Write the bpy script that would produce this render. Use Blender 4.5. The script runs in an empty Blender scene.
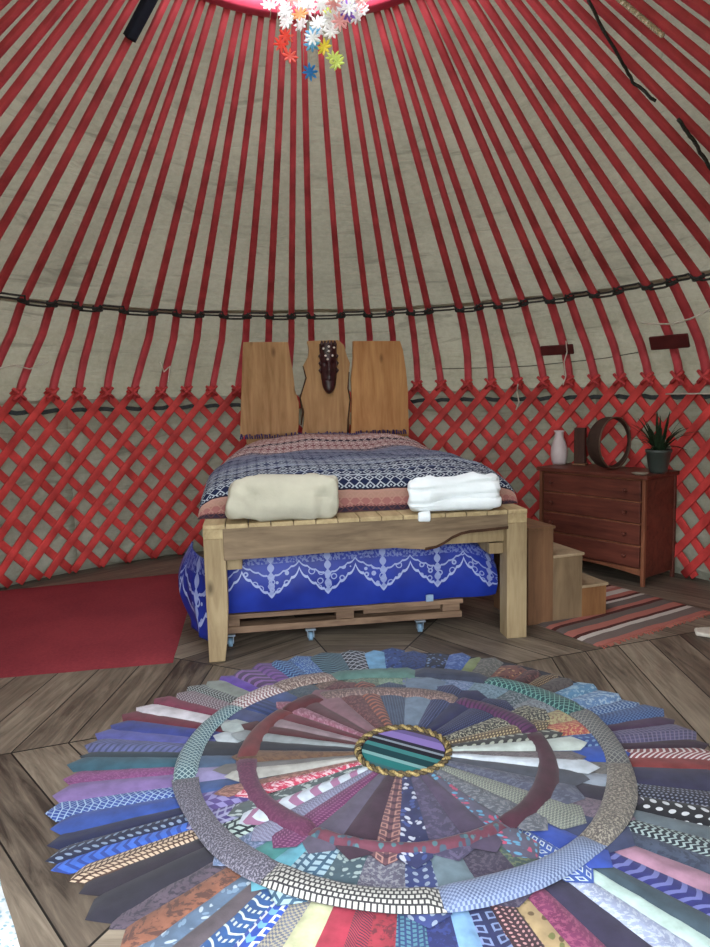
import bpy, math, random
from mathutils import Vector, Matrix, noise
random.seed(7)
PI=math.pi; R_=math.radians
S=bpy.context.scene; COL=S.collection
sin,cos=math.sin,math.cos

# ------------------------------------------------------------------ camera model
F_,PIT,ROL,EYE=690.0,.114,.025,1.45
CX,CY=-.18,3.6                       # axis of the yurt
cr,sr,cp,sp=cos(ROL),sin(ROL),cos(PIT),sin(PIT)
RGT=Vector((cr,-sr*sp,-sr*cp)); UP=Vector((sr,cr*sp,cr*cp)); FWD=Vector((0,cp,-sp)); CAMLOC=Vector((0,0,EYE))
def ray(px,py): return RGT*((px-355)/F_)+UP*(-(py-473.5)/F_)+FWD
def floor_pt(px,py,z=0):
    d=ray(px,py); return CAMLOC+d*((z-EYE)/d.z)
def plane_pt(px,py,p,n):
    d=ray(px,py); n=Vector(n); return CAMLOC+d*((Vector(p)-CAMLOC).dot(n)/d.dot(n))
def proj(p):
    v=Vector(p)-CAMLOC; y=v.dot(FWD)
    if y<.05: return None
    return 355+F_*v.dot(RGT)/y, 473.5-F_*v.dot(UP)/y
cam=bpy.data.cameras.new('camera'); co=bpy.data.objects.new('camera',cam); COL.objects.link(co)
M=Matrix((RGT,UP,-FWD)).transposed().to_4x4(); M.translation=CAMLOC; co.matrix_world=M
cam.sensor_fit='VERTICAL'; cam.sensor_height=24; cam.lens=F_/947*24; cam.clip_start=.02
S.camera=co

# ------------------------------------------------------------------ objects
def tag(o,label=None,cat=None,group=None,kind=None):
    if label: o['label']=label
    if cat: o['category']=cat
    if group: o['group']=group
    if kind: o['kind']=kind
    return o
def empty(name,loc=(0,0,0),rz=0,label=None,cat=None,group=None):
    o=bpy.data.objects.new(name,None); o.location=loc; o.rotation_euler=(0,0,rz); o.empty_display_size=.05
    COL.objects.link(o); return tag(o,label,cat,group)
class MB:
    def __init__(s): s.v=[]; s.f=[]; s.uv=[]; s.sm=[]
    def add(s,vs,fs,uvs=None,smooth=False):
        b=len(s.v); s.v+= [tuple(p) for p in vs]
        for i,f in enumerate(fs):
            s.f.append([b+k for k in f]); s.sm.append(smooth)
            s.uv.append([uvs[k] for k in f] if uvs else [(0,0)]*len(f))
    def box(s,x0,x1,y0,y1,z0,z1):
        v=[(x0,y0,z0),(x1,y0,z0),(x1,y1,z0),(x0,y1,z0),(x0,y0,z1),(x1,y0,z1),(x1,y1,z1),(x0,y1,z1)]
        s.add(v,[(0,3,2,1),(4,5,6,7),(0,1,5,4),(1,2,6,5),(2,3,7,6),(3,0,4,7)])
    def tube(s,pts,r,n=8,closed=False,smooth=True,sq=None,up=None):
        """sweep; r number or list; sq=(w,t) rectangular section with 'up' function giving the thickness axis"""
        P=[Vector(p) for p in pts]; m=len(P); rings=[]
        prev=None
        for i,p in enumerate(P):
            a=P[(i-1)%m] if (closed or i>0) else p; b=P[(i+1)%m] if (closed or i<m-1) else p
            t=(b-a).normalized()
            if up: u=Vector(up(p)) 
            elif prev is not None: u=prev
            else: u=Vector((0,0,1)) if abs(t.z)<.9 else Vector((1,0,0))
            u=(u-t*u.dot(t)).normalized(); w=t.cross(u); prev=u
            if sq:
                k=sq[i] if isinstance(sq,list) else sq
                hw,ht=k[0]/2,k[1]/2; c=.25
                sec=[(-hw,-ht*(1-c)),(-hw*(1-c*.6),-ht),(hw*(1-c*.6),-ht),(hw,-ht*(1-c)),(hw,ht*(1-c)),(hw*(1-c*.6),ht),(-hw*(1-c*.6),ht),(-hw,ht*(1-c))]
                rings.append([p+w*x+u*y for x,y in sec])
            else:
                rr=r[i] if isinstance(r,(list,tuple)) else r
                rings.append([p+(w*cos(2*PI*k/n)+u*sin(2*PI*k/n))*rr for k in range(n)])
        nn=len(rings[0]); vs=[q for g in rings for q in g]; fs=[]
        for i in range(m if closed else m-1):
            for k in range(nn):
                a=i*nn+k; b=i*nn+(k+1)%nn; c=((i+1)%m)*nn+(k+1)%nn; d=((i+1)%m)*nn+k
                fs.append((a,b,c,d))
        if not closed: fs+= [tuple(range(nn))[::-1], tuple((m-1)*nn+k for k in range(nn))]
        s.add(vs,fs,smooth=smooth)
    def lathe(s,prof,n=28,c=(0,0),smooth=True,ax=None):
        vs=[];fs=[]
        for r,z in prof:
            for k in range(n): a=2*PI*k/n; vs.append((c[0]+r*cos(a),c[1]+r*sin(a),z))
        for i in range(len(prof)-1):
            for k in range(n): fs.append((i*n+k,i*n+(k+1)%n,(i+1)*n+(k+1)%n,(i+1)*n+k))
        s.add(vs,fs,smooth=smooth)
    def prism(s,poly,y0,y1,axes='xz'):
        n=len(poly)
        def q(a,b,t): return (a,t,b) if axes=='xz' else ((a,b,t) if axes=='xy' else (t,a,b))
        vs=[q(a,b,y0) for a,b in poly]+[q(a,b,y1) for a,b in poly]
        fs=[tuple(range(n)),tuple(range(n,2*n))[::-1]]+[(i,(i+1)%n,n+(i+1)%n,n+i) for i in range(n)]
        s.add(vs,fs)
    def grid(s,fn,nu,nv,uvf=None,smooth=True,wrap=False):
        vs=[];uv=[];fs=[]
        for j in range(nv+1):
            for i in range(nu+1):
                vs.append(fn(i/nu,j/nv)); uv.append(uvf(i/nu,j/nv) if uvf else (i/nu,j/nv))
        for j in range(nv):
            for i in range(nu):
                a=j*(nu+1)+i; fs.append((a,a+1,a+nu+2,a+nu+1))
        s.add(vs,fs,uv,smooth)
    def build(s,name,mat,parent=None,bevel=0,fix=True,loc=None,rz=0):
        me=bpy.data.meshes.new(name); me.from_pydata(s.v,[],s.f); 
        ul=me.uv_layers.new(name='UVMap'); i=0
        for f in s.uv:
            for c in f: ul.data[i].uv=c; i+=1
        for p,k in zip(me.polygons,s.sm): p.use_smooth=k
        if fix:
            import bmesh
            bm=bmesh.new(); bm.from_mesh(me); bmesh.ops.recalc_face_normals(bm,faces=bm.faces); bm.to_mesh(me); bm.free()
        o=bpy.data.objects.new(name,me); COL.objects.link(o); me.materials.append(mat)
        if parent: o.parent=parent
        if loc: o.location=loc; o.rotation_euler=(0,0,rz)
        if bevel:
            m=o.modifiers.new('bevel','BEVEL'); m.width=bevel; m.segments=2; m.limit_method='ANGLE'
        return o
def copy_tree(o,parent=None):
    c=o.copy(); COL.objects.link(c); c.parent=parent
    for ch in list(o.children): copy_tree(ch,c)
    return c

# ------------------------------------------------------------------ materials
def lin(c):
    f=lambda x:(x/255/12.92) if x/255<=.04045 else ((x/255+.055)/1.055)**2.4
    return tuple(f(x) for x in c)+(1,)
class NT:
    def __init__(s,name,rough=.8,spec=.2):
        s.m=bpy.data.materials.new(name); s.m.use_nodes=True; s.nt=s.m.node_tree; s.b=s.nt.nodes['Principled BSDF']
        s.b.inputs['Roughness'].default_value=rough; s.b.inputs['Specular IOR Level'].default_value=spec
        s.tc=s.nt.nodes.new('ShaderNodeTexCoord')
    def put(s,sock,v):
        if isinstance(v,bpy.types.NodeSocket): s.nt.links.new(v,sock)
        elif v is not None: sock.default_value=v
    def m_(s,op,a,b=None,c=None):
        n=s.nt.nodes.new('ShaderNodeMath'); n.operation=op
        for i,v in enumerate((a,b,c)):
            if v is not None: s.put(n.inputs[i],v)
        return n.outputs[0]
    def mix(s,f,a,b):
        n=s.nt.nodes.new('ShaderNodeMix'); n.data_type='RGBA'
        s.put(n.inputs[0],f); s.put(n.inputs[6],a); s.put(n.inputs[7],b); return n.outputs[2]
    def mapping(s,src='Object',scale=(1,1,1),rot=(0,0,0),loc=(0,0,0)):
        n=s.nt.nodes.new('ShaderNodeMapping'); s.nt.links.new(s.tc.outputs[src],n.inputs[0])
        n.inputs['Scale'].default_value=scale; n.inputs['Rotation'].default_value=rot; n.inputs['Location'].default_value=loc
        return n.outputs[0]
    def noise(s,vec,scale,detail=3,rough=.55,dist=0):
        n=s.nt.nodes.new('ShaderNodeTexNoise'); s.put(n.inputs['Vector'],vec); n.inputs['Scale'].default_value=scale
        n.inputs['Detail'].default_value=detail; n.inputs['Roughness'].default_value=rough; n.inputs['Distortion'].default_value=dist
        return n.outputs[0]
    def voro(s,vec,scale,out='Distance',feature='F1',rnd=1):
        n=s.nt.nodes.new('ShaderNodeTexVoronoi'); n.feature=feature; s.put(n.inputs['Vector'],vec); n.inputs['Scale'].default_value=scale
        if 'Randomness' in n.inputs: n.inputs['Randomness'].default_value=rnd
        return n.outputs[out]
    def ramp(s,f,stops,interp='LINEAR'):
        n=s.nt.nodes.new('ShaderNodeValToRGB'); n.color_ramp.interpolation=interp; e=n.color_ramp.elements
        while len(e)<len(stops): e.new(.5)
        for k,(p,c) in enumerate(stops): e[k].position=p; e[k].color=c
        s.put(n.inputs[0],f); return n.outputs[0]
    def xyz(s,vec):
        n=s.nt.nodes.new('ShaderNodeSeparateXYZ'); s.nt.links.new(vec,n.inputs[0]); return n.outputs
    def bump(s,h,strength=.3,dist=.01):
        n=s.nt.nodes.new('ShaderNodeBump'); s.put(n.inputs['Height'],h); n.inputs['Strength'].default_value=strength; n.inputs['Distance'].default_value=dist
        s.nt.links.new(n.outputs[0],s.b.inputs['Normal'])
    def col(s,c): s.put(s.b.inputs['Base Color'],c); return s
def plain(name,rgb,rough=.8,var=.12,scale=6,bump=0,spec=.2,metal=0):
    n=NT(name,rough,spec); c=lin(rgb)
    f=n.noise(n.mapping(),scale,4)
    d=tuple(x*(1-var) for x in c[:3])+(1,); l=tuple(min(1,x*(1+var)) for x in c[:3])+(1,)
    n.col(n.ramp(f,[(.3,d),(.7,l)])); n.b.inputs['Metallic'].default_value=metal
    if bump: n.bump(n.noise(n.mapping(),scale*12,3),bump,.004)
    return n.m
def wood(name,a,b,axis='x',scale=1,rough=.65,knots=True):
    n=NT(name,rough,.25); sc={'x':(.12,1,1),'y':(1,.12,1),'z':(1,1,.12)}[axis]
    v=n.mapping('Object',tuple(k*scale for k in sc))
    f1=n.noise(v,14,6,.6,.8); f2=n.noise(v,60,3); f3=n.noise(n.mapping(),2.2,3)
    f=n.m_('ADD',n.m_('MULTIPLY',f1,.62),n.m_('ADD',n.m_('MULTIPLY',f2,.18),n.m_('MULTIPLY',f3,.3)))
    dk=tuple(x*.5 for x in lin(a)[:3])+(1,)
    c=n.ramp(f,[(.32,dk),(.45,lin(a)),(.68,lin(b))])
    if knots:
        k=n.voro(n.mapping('Object',tuple(q*1.6+.8 for q in sc)),2.3)
        c=n.mix(n.ramp(k,[(.03,(1,1,1,1)),(.13,(0,0,0,1))]),c,dk)
    n.col(c); n.bump(f1,.25,.004); return n.m

# felt of roof and wall (lets some daylight through)
def felt(name,a,b,trans):
    n=NT(name,.95,.05); o=n.mapping()
    f=n.m_('ADD',n.m_('MULTIPLY',n.noise(o,1.3,5),.6),n.m_('MULTIPLY',n.noise(o,26,4,.7),.4))
    c=n.ramp(f,[(.36,lin(a)),(.62,lin(b))])
    st=n.noise(n.mapping('Object',(.6,.6,5)),2.0,4,.6,1.2)       # long creases, their shade also darkened into the felt colour
    c=n.mix(n.ramp(st,[(.30,(.5,.5,.5,1)),(.40,(0,0,0,1))]),c,tuple(x*.55 for x in lin(a)[:3])+(1,))
    n.col(c); n.bump(n.m_('ADD',n.m_('MULTIPLY',st,2.4),n.m_('MULTIPLY',f,.6)),.5,.03)
    tr=n.nt.nodes.new('ShaderNodeBsdfTranslucent'); n.put(tr.inputs[0],c)
    mx=n.nt.nodes.new('ShaderNodeMixShader'); mx.inputs[0].default_value=trans
    out=n.nt.nodes['Material Output']
    n.nt.links.new(n.b.outputs[0],mx.inputs[1]); n.nt.links.new(tr.outputs[0],mx.inputs[2]); n.nt.links.new(mx.outputs[0],out.inputs[0])
    return n.m
M_roof=felt('felt_roof',(143,138,122),(166,160,143),.07)
M_wall=felt('felt_wall',(154,153,140),(180,178,166),.24)
M_pole=plain('red_pole_paint',(188,72,80),.6,.3,5,.1)
M_lath=plain('red_lath_paint',(190,64,62),.55,.36,7,.1)
M_ring=plain('crown_paint',(205,70,95),.5,.15,5)
M_knot=plain('binding_strap',(190,70,72),.9,.3,60)
M_rope=plain('dark_rope',(58,56,56),.9,.4,90,.4)
M_cable=plain('dark_cable',(70,66,60),.8,.2,20)
M_cord=plain('white_cord',(200,192,180),.9,.1,40)
M_black=plain('black_cloth',(26,30,42),.8,.2,20)
M_chain=plain('bead_string',(196,182,160),.5,.5,200)
M_board=plain('dark_red_board',(78,30,30),.6,.25,9)

# floor: planks laid round the centre in eight mitred wedges
def floor_mat():
    n=NT('old_floorboards',.42,.35); x,y,_=n.xyz(n.mapping('Object',loc=(0,-3.25,0)))
    a=n.m_('ARCTAN2',x,y); st=PI/4; off=R_(87)
    k=n.m_('ROUND',n.m_('DIVIDE',n.m_('ADD',a,off),st)); b=n.m_('SUBTRACT',n.m_('MULTIPLY',k,st),off)
    d=n.m_('ADD',n.m_('MULTIPLY',x,n.m_('SINE',b)),n.m_('MULTIPLY',y,n.m_('COSINE',b)))
    t=n.m_('SUBTRACT',n.m_('MULTIPLY',x,n.m_('COSINE',b)),n.m_('MULTIPLY',y,n.m_('SINE',b)))
    q=n.m_('DIVIDE',d,.205); idx=n.m_('FLOOR',q); fr=n.m_('FRACT',q)
    edge=n.m_('MINIMUM',fr,n.m_('SUBTRACT',1,fr))
    gap=n.m_('LESS_THAN',edge,.016)
    tan=n.m_('MULTIPLY',n.m_('SUBTRACT',st/2,n.m_('ABSOLUTE',n.m_('SUBTRACT',a,b))),d)
    gap=n.m_('MAXIMUM',gap,n.m_('LESS_THAN',tan,.004))
    cb=n.nt.nodes.new('ShaderNodeCombineXYZ'); n.put(cb.inputs[0],idx); n.put(cb.inputs[1],k)
    wn=n.nt.nodes.new('ShaderNodeTexWhiteNoise'); wn.noise_dimensions='3D'; n.put(wn.inputs[0],cb.outputs[0]); rnd=wn.outputs[0]
    g=n.nt.nodes.new('ShaderNodeCombineXYZ'); n.put(g.inputs[0],n.m_('MULTIPLY',d,9)); n.put(g.inputs[1],n.m_('MULTIPLY',t,.8)); n.put(g.inputs[2],n.m_('MULTIPLY',rnd,30))
    gr=n.noise(g.outputs[0],2.4,6,.65,1.2); bl=n.noise(n.mapping(),1.7,4)
    f=n.m_('ADD',n.m_('MULTIPLY',gr,.55),n.m_('ADD',n.m_('MULTIPLY',bl,.3),n.m_('MULTIPLY',rnd,.2)))
    c=n.ramp(f,[(.36,lin((58,49,43))),(.52,lin((106,94,82))),(.72,lin((150,137,120)))])
    c=n.mix(gap,c,(.008,.007,.006,1)); n.col(c)
    n.put(n.b.inputs['Roughness'],n.m_('ADD',.38,n.m_('MULTIPLY',bl,.3)))
    n.bump(n.m_('SUBTRACT',n.m_('MULTIPLY',gr,.3),gap),.35,.01); return n.m

# fabrics: pattern from UV in metres
_cache={}
def fabric(base,c2=None,pat='solid',s=.03,c3=None,rough=.75):
    key=(base,c2,pat,s,c3,rough)
    if key in _cache: return _cache[key]
    n=NT('fabric_'+pat,rough,.25); uv=n.mapping('UV'); u,v,_=n.xyz(uv)
    K=.70; dim=lambda c:tuple((x*.9+.1*(c[0]*.3+c[1]*.5+c[2]*.2))*K+.006 for x in c[:3])+(1,)
    A=dim(lin(base)); B=dim(lin(c2)) if c2 else A; C=dim(lin(c3)) if c3 else B
    ns=n.noise(n.mapping('Object'),18,4)
    A2=n.mix(n.ramp(ns,[(.3,(0,0,0,1)),(.7,(1,1,1,1))]),tuple(x*.72 for x in A[:3])+(1,),tuple(min(1,x*1.15) for x in A[:3])+(1,))
    U=n.m_('DIVIDE',u,s); V=n.m_('DIVIDE',v,s); fr=lambda x:n.m_('FRACT',x); ab=lambda x:n.m_('ABSOLUTE',n.m_('SUBTRACT',fr(x),.5))
    add=lambda a,b:n.m_('ADD',a,b); c=A2
    if pat=='stripe': c=n.mix(n.m_('GREATER_THAN',fr(add(U,V)),.62),A2,B)
    elif pat=='cross': c=n.mix(n.m_('GREATER_THAN',fr(add(V,n.m_('MULTIPLY',n.m_('SINE',n.m_('MULTIPLY',u,45)),.25))),.6),A2,B)
    elif pat=='long': c=n.mix(n.m_('GREATER_THAN',fr(U),.5),A2,B)
    elif pat=='dots':
        V2=add(V,n.m_('MULTIPLY',n.m_('MODULO',n.m_('FLOOR',U),2),.5))
        du=ab(U); dv=ab(V2); r=n.m_('SQRT',add(n.m_('MULTIPLY',du,du),n.m_('MULTIPLY',dv,dv)))
        c=n.mix(n.m_('LESS_THAN',r,.27),A2,B)
    elif pat=='tile':
        V2=add(V,n.m_('MULTIPLY',n.m_('MODULO',n.m_('FLOOR',U),2),.5))
        mm=n.m_('MAXIMUM',ab(U),ab(V2)); c=n.mix(n.m_('LESS_THAN',mm,.33),A2,B)
    elif pat=='squares':
        mm=n.m_('MAXIMUM',ab(U),ab(V)); k=n.m_('MULTIPLY',n.m_('LESS_THAN',mm,.32),n.m_('GREATER_THAN',mm,.18)); c=n.mix(k,A2,B)
        if c3: c=n.mix(n.m_('LESS_THAN',n.m_('MAXIMUM',ab(add(U,.5)),ab(add(V,.5))),.2),c,C)
    elif pat=='lattice':
        k=n.m_('MAXIMUM',n.m_('GREATER_THAN',ab(add(U,V)),.40),n.m_('GREATER_THAN',ab(n.m_('SUBTRACT',U,V)),.40)); c=n.mix(k,A2,B)
    elif pat=='plaid':
        c=n.mix(n.m_('MULTIPLY',n.m_('GREATER_THAN',fr(U),.6),.7),A2,B); c=n.mix(n.m_('MULTIPLY',n.m_('GREATER_THAN',fr(V),.7),.7),c,C)
    elif pat=='zigzag':
        z=n.m_('MULTIPLY',ab(n.m_('MULTIPLY',U,1)),1.2); c=n.mix(n.m_('GREATER_THAN',fr(add(n.m_('MULTIPLY',V,1.0),z)),.6),A2,B)
    elif pat=='check':
        k=n.m_('MODULO',n.m_('ABSOLUTE',add(n.m_('FLOOR',U),n.m_('FLOOR',V))),2); c=n.mix(k,A2,B)
    elif pat=='speck':
        f=n.noise(n.mapping('UV'),1.9/s,3,.7); c=n.mix(n.ramp(f,[(.5,(0,0,0,1)),(.56,(1,1,1,1))]),A2,B)
    elif pat=='floral':
        d=n.voro(n.mapping('UV'),1.3/s,'Distance'); col=n.voro(n.mapping('UV'),1.3/s,'Color'); r=n.xyz(col)[0]
        k=n.mix(n.m_('GREATER_THAN',r,.5),B,C); c=n.mix(n.ramp(n.m_('ADD',d,n.m_('MULTIPLY',ns,.3)),[(.48,(1,1,1,1)),(.56,(0,0,0,1))]),A2,k)
    elif pat=='band':      # lengthwise weave with tiles between light cross lines
        k=n.m_('GREATER_THAN',ab(add(n.m_('DIVIDE',v,s*2.2),n.m_('MULTIPLY',n.m_('SINE',n.m_('MULTIPLY',u,90)),.08))),.43)
        t=n.m_('MULTIPLY',n.m_('LESS_THAN',n.m_('MAXIMUM',ab(n.m_('DIVIDE',u,s*.55)),ab(n.m_('DIVIDE',v,s*2.2))),.25),n.m_('LESS_THAN',ab(n.m_('DIVIDE',v,s*2.2)),.12))
        c=n.mix(k,A2,B); c=n.mix(t,c,C)
    n.col(c); n.b.inputs['Sheen Weight'].default_value=.15
    n.bump(n.noise(n.mapping('Object'),240,2),.15,.002)
    _cache[key]=n.m; return n.m

# ------------------------------------------------------------------ yurt shell
RW=3.12; HW=1.5
PROF=[(3.06,1.46),(3.068,1.62),(3.045,1.78),(2.95,1.98),(2.80,2.16)]
RTOP,ZTOP=.93,3.77
def cyl(az,r,z): return Vector((CX+r*sin(az),CY+r*cos(az),z))
def roof_r(z,off=0):
    P=PROF+[(RTOP,ZTOP)]
    if z<P[0][1]: return RW+off
    for (r0,z0),(r1,z1) in zip(P,P[1:]):
        if z<=z1: return r0+(r1-r0)*(z-z0)/(z1-z0)+off
    return RTOP
def roof_pt(px,py,off=0):
    d=ray(px,py).normalized(); t=1.0
    while t<9:
        p=CAMLOC+d*t; r=math.hypot(p.x-CX,p.y-CY)
        if p.z>1.3 and r>=roof_r(p.z,off) and p.y>1: return p
        if p.z<=1.3 and r>=RW+off: return p
        t+=.004
    return p
def az_of(p): return math.atan2(p.x-CX,p.y-CY)

mb=MB(); n=96
pts=[(CX+3.3*cos(2*PI*i/n),CY+3.3*sin(2*PI*i/n)) for i in range(n)]
mb.prism(pts,-.08,0,'xy'); fl=mb.build('floor',floor_mat()); tag(fl,'old grey-brown floorboards laid round the centre in mitred wedges','floor',kind='structure')
mb=MB(); mb.box(-60,60,-60,60,-.5,-.3); g=mb.build('ground',plain('grass_ground',(110,120,80),.95)); tag(g,'grass ground outside the doorway','ground',kind='structure')

DOOR=R_(24)
def wallfn(a0,a1,R,z0,z1):
    def f(u,v):
        a=a0+(a1-a0)*u; z=z0+(z1-z0)*v
        w=.012*noise.noise(Vector((a*6,z*1.2,3)))+.02*noise.noise(Vector((a*2,z*5,9)))
        return cyl(a,R+w,z)
    return f
for name,a0,a1 in (('wall_left',-PI+DOOR,R_(-45)),('wall_back',R_(-45),R_(45)),('wall_right',R_(45),PI-DOOR)):
    mb=MB(); mb.grid(wallfn(a0,a1,RW+.050,-.0,1.465),60,12,None); o=mb.build(name,M_wall,fix=False); tag(o,'grey felt wall seen through the red lattice','wall',kind='structure')
    m=o.modifiers.new('thick','SOLIDIFY'); m.thickness=.02; m.offset=1
PR2=[(3.150,1.44),(3.15,1.66),(3.12,1.83),(3.03,2.04),(2.87,2.23)]
def rooffn(u,v,d=0):
    a=-PI+d+2*(PI-d)*u; P=PR2+[(RTOP-.02,ZTOP+.11)]
    k=v*6
    if k<4: i=int(k); f=k-i
    else: i=4; f=(k-4)/2
    r=P[i][0]+(P[i+1][0]-P[i][0])*f; z=P[i][1]+(P[i+1][1]-P[i][1])*f
    ca,sa=cos(a),sin(a)
    w=.022*noise.noise(Vector((ca*4,sa*4,z*7)))+.018*noise.noise(Vector((ca*16,sa*16,z*2)))
    if v>.97: w=0
    return cyl(a,r+w*.8,z+w*.6)
mb=MB(); mb.grid(lambda u,v:rooffn(u,v*2/3,DOOR),216,32); mb.grid(lambda u,v:rooffn(u,.64+.36*v),240,18); o=mb.build('ceiling',M_roof,fix=False); tag(o,'pale grey felt roof above the red poles','ceiling',kind='structure')
# door head over the opening (behind the camera)
mb=MB(); mb.tube([cyl(PI-DOOR,RW,0),cyl(PI-DOOR,RW,1.6)],0,sq=(.09,.09),up=lambda p:(p.x-CX,p.y-CY,0)); mb.tube([cyl(-PI+DOOR,RW,0),cyl(-PI+DOOR,RW,1.6)],0,sq=(.09,.09),up=lambda p:(p.x-CX,p.y-CY,0))
tag(mb.build('door_1',M_lath),'red door posts of the doorway','door frame',kind='structure')

# crown ring
crown=empty('crown_ring',(CX,CY,ZTOP),0,'pink-red wooden crown ring at the top of the roof','crown ring')
mb=MB(); N=72
mb.tube([(RTOP*.985*sin(2*PI*i/N),RTOP*.985*cos(2*PI*i/N),.02) for i in range(N)],0,closed=True,sq=(.085,.08),up=lambda p:(p[0],p[1],0)); mb.build('rim',M_ring,crown)
for rot in (0,PI/2):
    for k in (-.16,0,.16):
        mb=MB(); pts=[]
        for i in range(13):
            t=-1+2*i/12; x=t*math.sqrt(RTOP**2-k**2)*.97
            pts.append((x*cos(rot)-k*sin(rot),x*sin(rot)+k*cos(rot),.08+.22*(1-t*t)))
        mb.tube(pts,.016,6); mb.build('crown_bar',M_ring,crown)

# roof poles
HEAD=[-53.2,-48.1,-43.9,-39.4,-35.1,-30.4,-26.1,-21.8,-17.3,-12.9,-8.4,-4,1.5,6,10.5,15,19.3,23.9,28.1,32.7,37.2,41.4,45.7,49.9,54.3,59.0]
ROPE=[-49.6,-45.4,-42,-37.5,-32.4,-28.2,-24.2,-19.8,-15.6,-11.5,-7.4,-3.8,1.8,6.8,11,14.8,18.2,23.9,27.4,30.9,35.5,40.2,43.6,48,52.1,57.0]
for k in range(1,18): HEAD.insert(0,HEAD[0]-4.5+random.uniform(-.4,.4)); ROPE.insert(0,ROPE[0]-4.3+random.uniform(-.5,.5))
for k in range(1,18): HEAD.append(HEAD[-1]+4.45+random.uniform(-.4,.4)); ROPE.append(ROPE[-1]+4.35+random.uniform(-.5,.5))
ORD=['','first','second','third','fourth','fifth','sixth','seventh','eighth','ninth','tenth','eleventh','twelfth','thirteenth','fourteenth','fifteenth','sixteenth','seventeenth','eighteenth','nineteenth','twentieth','twenty-first','twenty-second','twenty-third','twenty-fourth','twenty-fifth','twenty-sixth','twenty-seventh','twenty-eighth']
def pole_path(ha,ra,ta):
    pts=[]; P=PROF
    for i,(r,z) in enumerate(P):
        f=i/3 if i<3 else 1; pts.append(cyl(ha+(ra-ha)*min(1,f),r,z))
    for i in range(1,9):
        f=i/8; pts.append(cyl(ra+(ta-ra)*f,P[-1][0]+(RTOP+.01-P[-1][0])*f,P[-1][1]+(ZTOP-P[-1][1])*f))
    return pts
POLES=[]
iL=[i for i,h in enumerate(HEAD) if h<-17][-1]; iR=[i for i,h in enumerate(HEAD) if h>14][0]
for i,(h,r) in enumerate(zip(HEAD,ROPE)):
    pts=pole_path(R_(h),R_(r),R_(r+random.uniform(-.35,.35)))
    vis=any(q and -150<q[0]<860 and -12<q[1]<960 for q in (proj(a.lerp(b,t)) for a,b in zip(pts,pts[1:]) for t in (0,.25,.5,.75)))
    if not vis: continue
    if i<=iL: lab='%s red roof pole left of the headboard planks'%ORD[iL-i+1]
    elif i>=iR: lab='%s red roof pole right of the headboard planks'%ORD[i-iR+1]
    else:
        k=i-iL-1; lab='%s of the two red roof poles rising behind the %s headboard plank'%(['left one','right one'][k%2],['left','middle','right'][k//2])
    base=pts[0].copy(); e=empty('roof_pole',base,0,lab,'roof pole','red roof poles fanning up to the crown ring')
    L=[p-base for p in pts]; mb=MB()
    w=random.uniform(.92,1.08)
    mb.tube(L,0,sq=[((.058-.021*max(0,k-3)/9)*w,.036-.010*max(0,k-3)/9) for k in range(len(L))],up=lambda p:(0,0,1) if False else (base.x+p[0]-CX,base.y+p[1]-CY,1.0)); mb.build('shaft',M_pole,e)
    # strap binding the pole to the lattice head
    ax=R_(h); rad=Vector((sin(ax),cos(ax),0)); tanv=Vector((cos(ax),-sin(ax),0)); mb=MB()
    for s1 in (-1,1):
        mb.tube([tanv*(-.05*s1)-rad*.045+Vector((0,0,.015)),-rad*.06+Vector((0,0,.055)),tanv*(.05*s1)-rad*.045+Vector((0,0,.10))],.013,6)
    mb.build('binding',M_knot,e); POLES.append((h,r,pts,lab))

# lattice wall: two sections, every lath a part
def lath(parent,a0,a1,R,z0,z1):
    mb=MB(); n=14; pts=[cyl(a0+(a1-a0)*i/n,R,z0+(z1-z0)*i/n) for i in range(n+1)]
    mb.tube(pts,0,sq=(.063,.017),up=lambda p:(p.x-CX,p.y-CY,0)); return mb.build('lath',M_lath,parent)
SP=4.42; RUN=5.62*SP
EXT=sorted(HEAD)
for side,lab in ((-1,'red crossed lattice wall section on the left, reaching behind the bed'),(1,'red crossed lattice wall section on the right, behind the bed and chest of drawers')):
    p=empty('lattice_wall',cyl(R_(40*side),RW,0),0,lab,'lattice wall','red lattice wall sections')
    off=-Vector(p.location)
    for h in EXT:
        for d in (-1,1):
            top=h; bot=h+d*RUN; mid=(top+bot)/2
            if (mid<-1)!=(side<0) : continue
            # only laths that cross the view
            ok=any(q and -150<q[0]<860 for q in (proj(cyl(R_(top+(bot-top)*t),3.05,1.5*(1-t))) for t in (0,.25,.5,.75,1)))
            if not ok or abs(top)>95 or abs(bot)>95: continue
            R=3.065 if d>0 else 3.045
            # extend 3cm over the head
            o=lath(p,R_(bot),R_(top-d*.5),R+.0,.03,1.545); o.location=off
# dark strap behind the lattice heads
mb=MB(); mb.tube([cyl(R_(a),3.10,1.375+.008*sin(a*1.7)) for a in range(-95,96)],0,sq=(.035,.012),up=lambda p:(p.x-CX,p.y-CY,0))
tag(mb.build('wall_band',plain('dark_band',(58,62,64),.9,.3,30)),'dark woven band running behind the top of the red lattice','strap')

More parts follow.
